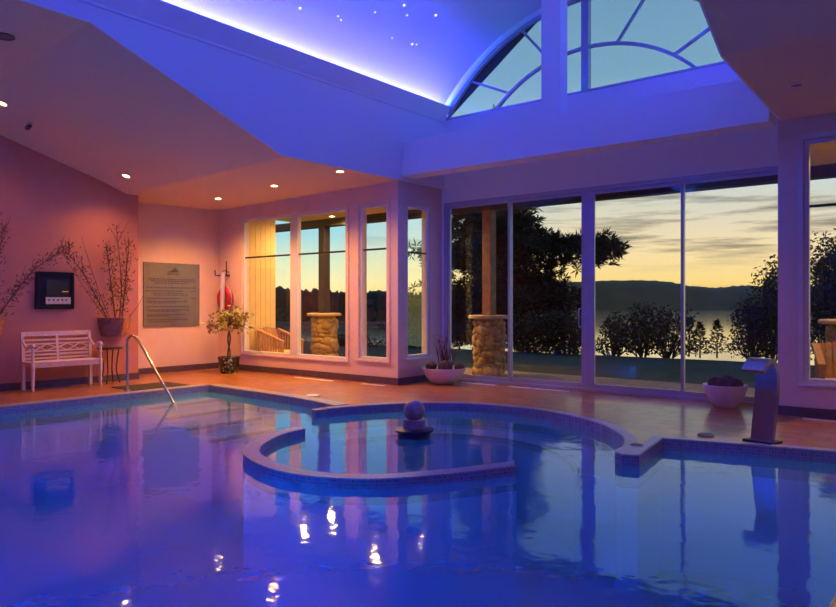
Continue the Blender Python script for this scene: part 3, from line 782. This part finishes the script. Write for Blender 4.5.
def branch(pts, label, seed, leaves, r=.012, twigs=6, lsize=.05, group='dried branches on the bench wall'):
    rg = random.Random(seed)
    P = spline(pts, 6); t = thing('dried_branch', label, 'dried branch', pts[0], group=group)
    mb = MB(); mb.tube(P, [r*(1-.7*i/len(P)) for i in range(len(P))], 6)
    lf = MB()
    for k in range(twigs):
        i = rg.randint(len(P)//4, len(P)-2); p = P[i]; d = (P[i+1]-P[i]).normalized()
        e = p+(d*rg.uniform(.15, .4)+Vector((abs(rg.gauss(0, .04)), rg.gauss(0, .12), rg.gauss(.03, .08))))
        mb.tube([p, (p+e)/2+Vector((.01, 0, .01)), e], [.005, .004, .002], 5, False)
    for k in range(int(leaves*1.2)):
        i = rg.randint(len(P)//5, len(P)-1); p = P[i]+Vector((rg.uniform(-.03, .06), rg.gauss(0, .055), rg.gauss(0, .055)))
        lf.leaf(p, (abs(rg.gauss(0, .3)), rg.gauss(0, 1), rg.gauss(.3, 1)), (1, rg.gauss(0, .5), rg.gauss(0, .5)), lsize*1.5*rg.uniform(.6, 1.4), lsize*.42)
    mb.build('stem', M['twig'], t)
    if leaves: lf.build('dried_leaves', M['dryleaf'], t, smooth=0)
BX = LW+.15
branch([(BX, 6.32, 1.12), (BX, 6.25, 1.7), (BX+.03, 6.14, 2.42)], 'leafy dried branch standing upright, left of two in the basket', 61, 120, .014, 10)
branch([(BX, 6.40, 1.12), (BX+.02, 6.42, 1.8), (BX, 6.34, 2.75)], 'tallest bare dried branch standing in the basket', 62, 40, .012, 8)
branch([(BX, 6.44, 1.12), (BX+.02, 6.50, 1.8), (BX, 6.58, 2.56)], 'leafy dried branch standing upright, right of the basket middle', 63, 110, .014, 10)
branch([(BX, 6.55, 1.12), (BX, 6.75, 1.36), (LW+.02, 6.97, 1.65)], 'short thin twig leaning right from the basket', 64, 0, .007, 1)
branch([(BX, 6.22, 1.12), (BX+.02, 5.98, 1.70), (BX, 5.72, 2.54)], 'long thin twig leaning left above the black wall unit', 65, 0, .007, 1)
branch([(BX, 6.18, 1.12), (BX+.03, 5.97, 1.50), (BX+.03, 5.72, 1.93), (BX, 5.42, 2.33)], 'leafy dried branch leaning left from the basket to the wall unit', 66, 120, .013, 8)
branch([(BX, 6.15, 1.14), (BX, 5.80, 1.62), (BX, 5.30, 2.42)], 'thin bare twig leaning far left over the wall unit', 67, 0, .007, 2)
branch([(BX, 4.36, 1.12), (BX+.03, 4.64, 1.56), (BX+.03, 4.95, 1.96), (BX, 5.46, 2.33)], 'thick leafy dried branch rising from the left basket to above the wall unit', 68, 190, .017, 14, .045)
branch([(BX, 4.30, 1.12), (BX, 4.40, 1.9), (BX+.02, 4.47, 2.62)], 'dried branch reaching up at the far left edge', 69, 60, .010, 10)
branch([(BX, 4.22, 1.12), (BX+.02, 4.20, 1.9), (BX, 4.30, 2.75)], 'dried branch standing upright just beyond the left edge', 70, 60, .010, 8)

# notice plate with illegible text lines
y0, y1, z0, z1 = 7.36, 8.63, .93, 2.225
t = thing('notice_plate', 'pewter notice plate with a dark emblem and lines of text', 'sign', (SW, (y0+y1)/2, z0))
MB().box(SW+.004, SW+.022, y0, y1, z0, z1).build('plate', M['signp'], t, bevel=.002)
X2 = SW+.0235
def SX(px): return y0+(px-88)/377*(y1-y0)
def SZ(py): return z1-(py-85)/430*(z1-z0)
rg = random.Random(5)
for py, px0, px1, hh in ((195, 120, 430, 8), (208, 135, 425, 8), (222, 160, 400, 8), (252, 105, 440, 9), (275, 100, 350, 8), (275, 402, 440, 8), (290, 135, 355, 6), (302, 150, 385, 6), (325, 105, 335, 9), (325, 410, 440, 8), (345, 105, 375, 8), (355, 115, 300, 6), (380, 105, 390, 9), (403, 105, 390, 9), (412, 130, 310, 6), (435, 105, 370, 8), (443, 110, 250, 6), (467, 105, 380, 8), (480, 120, 300, 7), (505, 265, 300, 6)):
    x = px0; tx_ = MB()
    while x < px1:
        w = rg.uniform(8, 26); x2 = min(x+w, px1)
        tx_.box(SW+.022, X2, SX(x), SX(x2), SZ(py+hh/2), SZ(py-hh/2)); x = x2+rg.uniform(2.5, 4.5)
    tx_.build('text_line', M['ink'], t)
em = MB()
em.poly([[(SX(a), SZ(b)) for a, b in ((240, 148), (250, 138), (262, 140), (268, 130), (282, 126), (290, 114), (300, 118), (308, 130), (318, 134), (314, 148))]], 'x', SW+.022, X2)
em.box(SW+.022, X2, SX(240), SX(318), SZ(164), SZ(155))
em.build('emblem', M['ink'], t)

# lifebuoy, hooks, reaching pole
t = thing('lifebuoy', 'red lifebuoy hanging on the wall left of the wide window', 'lifebuoy', (-12.62, WY-.06, 1.24))
rr = MB(); cc = (-12.62, WY-.065, 1.50); pts = [(cc[0]+.165*math.cos(2*PI*k/36), cc[1], cc[2]+.185*math.sin(2*PI*k/36)) for k in range(37)]
rr.tube(pts, .075, 12, False); rr.build('ring', M['red'], t)
MB().tube([(cc[0]+.25*math.cos(2*PI*k/36), cc[1]-.02, cc[2]+.27*math.sin(2*PI*k/36)) for k in range(37)], .010, 6, False).build('grab_line', M['pole'], t)
t = thing('wall_hook_rail', 'dark double hook bracket on the wall above the red lifebuoy', 'hook', (-12.75, WY, 2.0))
MB().box(-12.95, -12.55, WY-.02, WY, 1.995, 2.02).build('rail', M['iron'], t)
MB().tube([(-12.92, WY-.01, 2.01), (-12.93, WY-.10, 2.01), (-12.93, WY-.11, 2.12)], .012, 8).build('hook', M['iron'], t)
MB().tube([(-12.56, WY-.01, 1.98), (-12.56, WY-.08, 1.99), (-12.54, WY-.10, 2.30)], .012, 8).build('hook', M['iron'], t)
t = thing('reaching_pole', 'white tube hanging in front of the red lifebuoy', 'pole', (-12.58, WY-.17, 1.22))
MB().tube([(-12.58, WY-.17, 1.20), (-12.56, WY-.17, 2.06)], .045, 12).build('tube', M['pole'], t)
MB().tube([(-12.56, WY-.17, 2.05), (-12.56, WY-.17, 2.09), (-12.56, WY-.08, 2.10), (-12.58, WY-.0, 2.06)], .008, 8).build('hanger', M['iron'], t)

# potted tree
px, py = -11.86, 8.60
t = thing('potted_tree', 'small leafy tree with twisted trunk in a dark glazed pot', 'potted plant', (px, py, 0))
pt = MB().lathe([(0, 0), (.16, 0), (.175, .02), (.20, .16), (.215, .28), (.225, .30), (.225, .33), (.205, .33), (.20, .28), (0, .27)], (px, py, 0), 28).build('pot', M['glaze'], t)
MB().lathe([(0, .30), (.10, .30), (.203, .285)], (px, py, 0), 20).build('soil', M['soil'], t)
ms = MB(); rg = random.Random(8)
for k in range(45):
    a = rg.gauss(-.7, .25); r_ = .21; z = rg.uniform(.02, .33); ms.leaf((px+math.cos(a)*(r_+.01), py+math.sin(a)*(r_+.01), z), (math.cos(a)*.4, math.sin(a)*.4, rg.uniform(-1, .3)), (math.cos(a), math.sin(a), .3), .05, .035)
for k in range(120):
    a = rg.uniform(0, 6.28); r_ = rg.uniform(0, .2); ms.leaf((px+math.cos(a)*r_, py+math.sin(a)*r_, .30), (math.cos(a), math.sin(a), .5), (0, 0, 1), .06, .035)
ms.build('trailing_foliage', M['moss'], t, smooth=0)
tk = MB(); lf = MB()
for ph in (0, PI):
    pts = [(px+.022*math.cos(ph+s*7), py+.022*math.sin(ph+s*7), .28+s*.70) for s in [i/24 for i in range(25)]]
    tk.tube(pts, .017, 7)
rg = random.Random(9)
for k in range(20):
    a = rg.uniform(0, 6.28); e = rg.uniform(-.3, 1.3); L = rg.uniform(.28, .48)
    d = Vector((math.cos(a)*math.cos(e), math.sin(a)*math.cos(e), math.sin(e)))
    p0 = Vector((px, py, .98)); p1 = p0+d*L
    tk.tube([p0, (p0+p1)/2+Vector((0, 0, .03)), p1], [.010, .006, .003], 5, False)
    for q in range(20):
        p = p0.lerp(p1, rg.uniform(.35, 1.08))+Vector((rg.gauss(0, .05), rg.gauss(0, .05), rg.gauss(0, .05)))
        lf.leaf(p, (rg.gauss(0, 1), rg.gauss(0, 1), rg.gauss(0, .7)), (rg.gauss(0, 1), rg.gauss(0, 1), 1), .10, .065)
tk.build('trunk', M['bark'], t); lf.build('leaves', M['leaf'], t, smooth=0)

tag(MB().box(-11.30, -10.55, 5.86, 6.86, .0, .014).build('rubber_mat', M['matt'], bevel=.004), 'dark rubber mat on the deck beside the pool handrail', 'mat')

# pool handrail
t = thing('pool_handrail', 'steel pool handrail dipping into the water by the steps', 'handrail', (-10.64, 5.78, 0))
MB().tube(spline([(-10.64, 5.78, 0), (-10.64, 5.78, .45), (-10.64, 5.78, .78), (-10.60, 5.785, .86), (-10.52, 5.79, .89), (-10.42, 5.80, .86), (-10.30, 5.815, .76), (-9.90, 5.87, .30), (-9.53, 5.93, -.13), (-9.40, 5.95, -.33)], 6), .021, 12).build('rail', M['steel'], t)
MB().lathe([(0, .03), (.024, .03), (.05, .022), (.055, .012), (.055, 0)], (-10.64, 5.78, 0), 20).build('escutcheon', M['steel'], t)

# ball fountain in the spa
fx, fy = -5.02, 6.14
t = thing('ball_fountain', 'pink granite ball on a drum in the middle of the spa', 'fountain', (fx, fy, -1.3))
MB().lathe([(.19, -1.3), (.19, -.05), (0, -.05)], (fx, fy, 0), 32).build('plinth', M['plinth'], t)
MB().lathe([(0, -.06), (.19, -.06), (.225, -.035), (.225, -.02), (.14, -.005), (0, -.005)], (fx, fy, 0), 32).build('basin_rim', M['plinth'], t)
MB().lathe([(0, -.01), (.128, -.01), (.128, .085), (.115, .10), (.10, .095), (0, .09)], (fx, fy, 0), 32).build('drum', M['granite'], t)
MB().sphere((fx, fy, .185), .122, 32, 20).build('ball', M['granite'], t)

# waterfall spout
t = thing('waterfall_spout', 'curved steel waterfall spout standing on the pool edge', 'waterfall spout', (-1.745, 7.70, 0), R(-18))
prof = spline([(-.03, .02, 0), (-.01, .16, 0), (.025, .34, 0), (.05, .52, 0), (.045, .68, 0), (.015, .775, 0), (-.035, .80, 0), (-.095, .77, 0), (-.155, .705, 0)], 6)
P2 = [(p.x, p.y) for p in prof]; off = offset(P2, -.05)
MB().poly([P2+off[::-1]], 'x', -.115, .115).build('blade', M['steelb'], t, local=True, smooth=30)
MB().box(-.15, .15, -.12, .10, 0, .025).build('base_plate', M['iron'], t, local=True, bevel=.005)

# bowls
def bowl(x, y, r, h, label):
    t = thing('ceramic_bowl', label, 'bowl', (x, y, 0))
    MB().lathe([(0, 0), (r*.42, 0), (r*.46, .012), (r*.66, h*.22), (r*.86, h*.55), (r*.97, h*.9), (r, h), (r*.975, h*1.01), (r*.93, h*.9), (r*.80, h*.55), (r*.5, h*.25), (0, h*.2)], (x, y, 0), 40).build('shell', M['bowl'], t, smooth=50)
    return t
bowl(-2.74, 10.02, .285, .30, 'pale round bowl holding brown balls before the rightmost door')
for i, (dx, dy, dz, r, lb) in enumerate([(-.13, -.02, .31, .095, 'leftmost'), (.0, -.10, .31, .10, 'front middle'), (.13, .0, .30, .10, 'rightmost'), (.0, .09, .33, .10, 'rear'), (-.03, -.0, .20, .09, 'lowest')]):
    if i == 4: continue
    tag(MB().sphere((-2.74+dx, 10.02+dy, dz), r, 20, 14).build('decor_ball', M['ball']), 'brown woven ball in the pale bowl, %s of the balls' % lb, 'ball', 'brown balls in the bowl')
bxp, byp = -7.33, 9.78
t = bowl(bxp, byp, .385, .28, 'wide pale bowl of cacti and reeds by the leftmost door')
MB().lathe([(0, .24), (.34, .235)], (bxp, byp, 0), 24).build('soil', M['soil'], t)
def cactus(x, y, z, r, label):
    t = thing('round_cactus', label, 'cactus', (x, y, z-r*.6), group='round cacti in the plant bowl')
    mb = MB(); n = 40; m = 12
    for i in range(m+1):
        th = PI*i/m
        for k in range(n):
            a = 2*PI*k/n; q = r*(1-.09*(k % 2))*math.sin(th); mb.v.append((x+q*math.cos(a), y+q*math.sin(a), z+r*.88*math.cos(th)))
    for i in range(m):
        for k in range(n): mb.f.append((i*n+k, (i+1)*n+k, (i+1)*n+(k+1) % n, i*n+(k+1) % n))
    mb.build('body', M['ball'], t)
cactus(-7.55, 9.70, .30, .10, 'round dark cactus at the left side of the plant bowl')
cactus(-7.27, 9.74, .30, .13, 'larger round dark cactus in the middle of the plant bowl')
cactus(-7.10, 9.92, .28, .09, 'small round cactus at the right side of the plant bowl')
t = thing('reed_plant', 'thin spiky reed plant rising from the wide pale bowl', 'plant', (bxp, byp+.06, .24))
lf = MB(); rg = random.Random(12)
for k in range(46):
    a = rg.uniform(0, 6.28); L = rg.uniform(.25, .62); sp_ = rg.uniform(.05, .5)
    p0 = Vector((bxp+rg.gauss(0, .05), byp+.06+rg.gauss(0, .04), .23)); e = p0+Vector((math.cos(a)*sp_*L, math.sin(a)*sp_*L*.6, L))
    lf.tube([p0, p0.lerp(e, .5)+Vector((0, 0, .04)), e], [.006, .005, .002], 5, False)
    if k % 3 == 0:
        for q in range(4): lf.leaf(e, (rg.gauss(0, 1), rg.gauss(0, 1), rg.gauss(.3, .6)), (0, 0, 1), .07, .03)
lf.build('reeds', M['dryleaf'], t, smooth=0)

# deck vents and lids
for i, (xa, xb, y, lb) in enumerate([(-10.15, -9.15, 8.86, 'below the wide left window'), (-8.45, -7.95, 8.90, 'below the narrow window'), (-7.22, -6.50, 10.14, 'before the leftmost door'), (-6.25, -5.15, 10.16, 'before the second door'), (-1.72, -.9, 9.56, 'below the right window')]):
    t = thing('floor_vent', 'slim white floor vent '+lb, 'vent', ((xa+xb)/2, y, 0), group='floor vents along the glass')
    rectm = MB(); rectm.box(xa, xb, y-.045, y-.03, 0, .006); rectm.box(xa, xb, y+.03, y+.045, 0, .006); rectm.box(xa, xa+.015, y-.03, y+.03, 0, .006); rectm.box(xb-.015, xb, y-.03, y+.03, 0, .006)
    rectm.build('frame', M['vent'], t)
    g = MB()
    for k in range(4): g.box(xa+.015, xb-.015, y-.027+k*.0145, y-.018+k*.0145, 0, .005)
    g.build('grille', M['vent'], t)
for x, y, r, m, lb in ((-7.92, 7.26, .11, 'vent', 'white round skimmer lid on the deck by the far pool edge'), (-2.30, 7.69, .085, 'coping', 'round drain lid on the deck left of the waterfall spout'), (-2.66, 6.70, .07, 'coping', 'round drain lid on the tip of the deck beside the spa')):
    t = thing('deck_lid', lb, 'lid', (x, y, 0), group='round lids in the deck')
    MB().lathe([(r, 0), (r, .008), (r*.86, .014), (r*.84, .008), (0, .008)], (x, y, .0045), 28).build('rim', M[m], t)
    MB().lathe([(r*.80, .008), (r*.78, .012), (0, .012)], (x, y, .0045), 24).build('plate', M['iron'] if m != 'vent' else M['vent'], t)

# ------------------------------------------------------------------ lamps on the ceilings
def zl(x, y):
    f = (x-X0)/(X1-X0)
    for (ya, a, b), (yb, c, d) in zip(lo, lo[1:]):
        if yb <= y <= ya:
            s = (ya-y)/(ya-yb); return (a+(c-a)*s)*(1-f)+(b+(d-b)*s)*f
    return 4.4
def downlight(x, y, z, label, slope=0., m='lamp', power=0., col=(1, .42, .12), group='recessed ceiling downlights', size=140):
    t = thing('downlight', label, 'ceiling light', (x, y, z), group=group)
    t.rotation_euler = (slope, 0, 0)
    MB().lathe([(.085, 0), (.085, -.006), (.062, -.010), (.055, .0), (.05, .03)], (0, 0, 0), 24).build('trim_ring', M['trim'], t, local=True)
    MB().lathe([(.052, -.004), (.03, -.008), (0, -.009)], (0, 0, 0), 16).build('lens', M[m], t, local=True)
    if power:
        l = bpy.data.lights.new('downlight_beam', 'SPOT'); l.energy = power; l.color = col; l.spot_size = R(size); l.spot_blend = .9; l.shadow_soft_size = .06
        o = bpy.data.objects.new('downlight_beam', l); COL.objects.link(o); o.location = (x, y, z-.05)
SL = math.atan(.31)
for x, y, lb, p in ((-11.53, 8.11, 'lit downlight on the flat ceiling nearest the notice plate', 380), (-9.69, 7.97, 'lit downlight on the flat ceiling, middle of three', 380), (-7.97, 7.88, 'lit downlight on the flat ceiling nearest the blue panel', 190)):
    downlight(x, y, zl(x, y), lb, power=p)
downlight(-11.36, 6.15, zl(-11.36, 6.15), 'bright downlight on the sloped ceiling above the wall basket', -SL, power=95)
downlight(-10.97, 4.07, zl(-10.97, 4.07), 'bright downlight at the left edge of the sloped ceiling', -SL, power=60)
downlight(-1.57, 8.39, 3.74, 'unlit recessed downlight in the right aisle ceiling', 0, 'off', group='unlit fittings')
t = thing('ceiling_sensor', 'small dark sensor on the sloped ceiling above the black unit', 'sensor', (-11.17, 4.53, zl(-11.17, 4.53)))
MB().lathe([(.05, 0), (.05, -.02), (.03, -.03), (0, -.03)], (-11.17, 4.53, zl(-11.17, 4.53)), 16).build('base', M['trim'], t)
MB().bar((-11.17, 4.53, zl(-11.17, 4.53)-.03), (-11.10, 4.45, zl(-11.17, 4.53)-.11), .06, .05).build('head', M['iron'], t, bevel=.01)
t = thing('ceiling_speaker', 'round dark ceiling speaker at the upper left edge', 'speaker', (-8.8, 3.28, zl(-8.8, 3.28)))
MB().lathe([(.12, 0), (.12, -.01), (.10, -.014), (.095, -.006), (0, -.006)], (-8.8, 3.28, zl(-8.8, 3.28)), 28).build('grille', M['off'], t)
for x, y, lb, p in [(-11.50, 10.30, 'porch lamp behind the mullion of the wide window', 220), (-11.74, 11.35, 'lit porch lamp seen at the top of the wide window', 380), (-9.32, 10.20, 'porch lamp outside the narrow window, close to the glass', 230), (-9.10, 11.45, 'porch lamp beyond the return window by the porch edge', 380), (-1.4, 10.9, 'porch lamp outside the right window', 260)]:
    downlight(x, y, 3.42, lb, m='lampw', power=p, col=(1, .58, .20), group='porch ceiling lamps', size=165)

stars = [(-7.36, 6.506, 5.483), (-7.275, 7.153, 5.557), (-7.302, 7.241, 5.534), (-6.801, 8.072, 5.894), (-6.902, 8.264, 5.831), (-7.252, 8.315, 5.576), (-7.218, 8.768, 5.604), (-7.20, 8.86, 5.62), (-7.05, 7.7, 5.73), (-6.72, 8.75, 5.94)]
for i, (x, y, z) in enumerate(stars):
    a = math.atan2(z-VZ, x-CX); q = VR-.004
    tag(MB().sphere((CX+q*math.cos(a), y, VZ+q*math.sin(a)), (.011 if i % 3 else .017), 8, 6).build('star_light', M['star']), 'tiny star light point set in the blue vault', 'star light', 'star lights in the vault')

# ------------------------------------------------------------------ light
def area(name, loc, rot, sx, sy, e, col):
    l = bpy.data.lights.new(name, 'AREA'); l.shape = 'RECTANGLE'; l.size = sx; l.size_y = sy; l.energy = e; l.color = col
    o = bpy.data.objects.new(name, l); COL.objects.link(o); o.location = loc; o.rotation_euler = rot
    return o
LEN = DY-NEAR-.2; MY = (DY+NEAR)/2
BL = (.046, .030, 1.)
area('cove_light', (PXL-.05, MY, 4.875), (PI, R(50), 0), .05, LEN, 1500, BL)
area('cove_light', (2*CX-PXL+.05, MY, 4.875), (PI, R(-50), 0), .05, LEN, 1500, BL)
# added fill lights below the waterline, out of view, to brighten the pool
for x in (-2.2, -5., -8.):
    area('pool_fill_light', (x, .56, -.6), (R(60), 0, PI), .5, .25, 1500, (.03, .36, 1.))
# room lamps over the near part of the hall and the right aisle
for x, y, z, p in ((-10.6, 1.2, 4.2, 60), (0., 6.8, 3.9, 110)):
    downlight(x, y, z if x > -5 else zl(x, y), 'recessed downlight in the near part of the %s aisle ceiling' % ('left' if x < -5 else 'right'), power=p)

# ------------------------------------------------------------------ sky
w = bpy.data.worlds.new('dusk_sky'); scn.world = w; w.use_nodes = True
nt = w.node_tree; nt.nodes.clear(); N = nt.nodes.new; Lk = nt.links.new
tc = N('ShaderNodeTexCoord'); sp = N('ShaderNodeSeparateXYZ'); Lk(tc.outputs['Generated'], sp.inputs[0])
def ramp(stops):
    r = N('ShaderNodeValToRGB'); e = r.color_ramp.elements
    while len(e) < len(stops): e.new(.5)
    for el, (p, c) in zip(e, stops): el.position = p; el.color = (*s2l(c), 1)
    return r
warm = ramp([(0, (240, 182, 85)), (.03, (248, 214, 132)), (.07, (244, 218, 164)), (.105, (226, 212, 180)), (.16, (196, 206, 198)), (.30, (118, 158, 182)), (.6, (78, 118, 165))])
cool = ramp([(0, (250, 225, 130)), (.03, (252, 240, 178)), (.06, (220, 236, 196)), (.095, (168, 220, 224)), (.15, (140, 205, 225)), (.30, (120, 165, 188)), (.6, (78, 118, 165))])
Lk(sp.outputs[2], warm.inputs[0]); Lk(sp.outputs[2], cool.inputs[0])
dt = N('ShaderNodeVectorMath'); dt.operation = 'DOT_PRODUCT'; dt.inputs[1].default_value = (-.305, .952, 0); Lk(tc.outputs['Generated'], dt.inputs[0])
mr = N('ShaderNodeMapRange'); mr.inputs['From Min'].default_value = .88; mr.inputs['From Max'].default_value = .985; Lk(dt.outputs['Value'], mr.inputs['Value'])
mx = N('ShaderNodeMix'); mx.data_type = 'RGBA'; Lk(mr.outputs[0], mx.inputs[0]); Lk(cool.outputs[0], mx.inputs[6]); Lk(warm.outputs[0], mx.inputs[7])
mp = N('ShaderNodeMapping'); mp.inputs['Scale'].default_value = (4, 4, 50); mp.inputs['Rotation'].default_value = (0, R(1.5), 0); Lk(tc.outputs['Generated'], mp.inputs[0])
nz = N('ShaderNodeTexNoise'); nz.inputs['Scale'].default_value = 1.3; nz.inputs['Detail'].default_value = 6; nz.inputs['Roughness'].default_value = .6; Lk(mp.outputs[0], nz.inputs['Vector'])
cr = N('ShaderNodeValToRGB'); cr.color_ramp.elements[0].position = .48; cr.color_ramp.elements[0].color = (0, 0, 0, 1); cr.color_ramp.elements[1].position = .63; cr.color_ramp.elements[1].color = (.85, .85, .85, 1); Lk(nz.outputs['Fac'], cr.inputs[0])
# clouds only in the low band near the sunset
bd = N('ShaderNodeValToRGB'); e = bd.color_ramp.elements; e[0].position = .04; e[0].color = (0, 0, 0, 1); e[1].position = .08; e[1].color = (1, 1, 1, 1)
x_ = e.new(.17); x_.color = (.8, .8, .8, 1); x_ = e.new(.26); x_.color = (0, 0, 0, 1); Lk(sp.outputs[2], bd.inputs[0])
m1 = N('ShaderNodeMath'); m1.operation = 'MULTIPLY'; Lk(cr.outputs[0], m1.inputs[0]); Lk(bd.outputs[0], m1.inputs[1])
m2 = N('ShaderNodeMath'); m2.operation = 'MULTIPLY'; Lk(m1.outputs[0], m2.inputs[0]); Lk(mr.outputs[0], m2.inputs[1])
mc = N('ShaderNodeMix'); mc.data_type = 'RGBA'; mc.inputs[7].default_value = (*s2l((112, 105, 96)), 1); Lk(m2.outputs[0], mc.inputs[0]); Lk(mx.outputs[2], mc.inputs[6])
bg = N('ShaderNodeBackground'); bg.inputs[1].default_value = 1.2; Lk(mc.outputs[2], bg.inputs[0])
ow = N('ShaderNodeOutputWorld'); Lk(bg.outputs[0], ow.inputs[0])

# ------------------------------------------------------------------ camera and view
cam = bpy.data.cameras.new('camera'); co = bpy.data.objects.new('camera', cam); COL.objects.link(co)
cam.sensor_width = 36; cam.lens = 36*701/836; cam.clip_end = 6000; cam.clip_start = .05
co.location = (0, 0, 1.4); co.rotation_euler = (R(90), 0, YAW)
scn.camera = co
scn.view_settings.view_transform = 'Standard'; scn.view_settings.look = 'None'
scn.view_settings.exposure = 0.; scn.view_settings.gamma = 1.; scn.view_settings.use_curve_mapping = False
scn.cycles.max_bounces = 10; scn.cycles.diffuse_bounces = 5; scn.cycles.glossy_bounces = 5; scn.cycles.transparent_max_bounces = 16
scn.cycles.use_denoising = True
scn.cycles.sample_clamp_indirect = 6
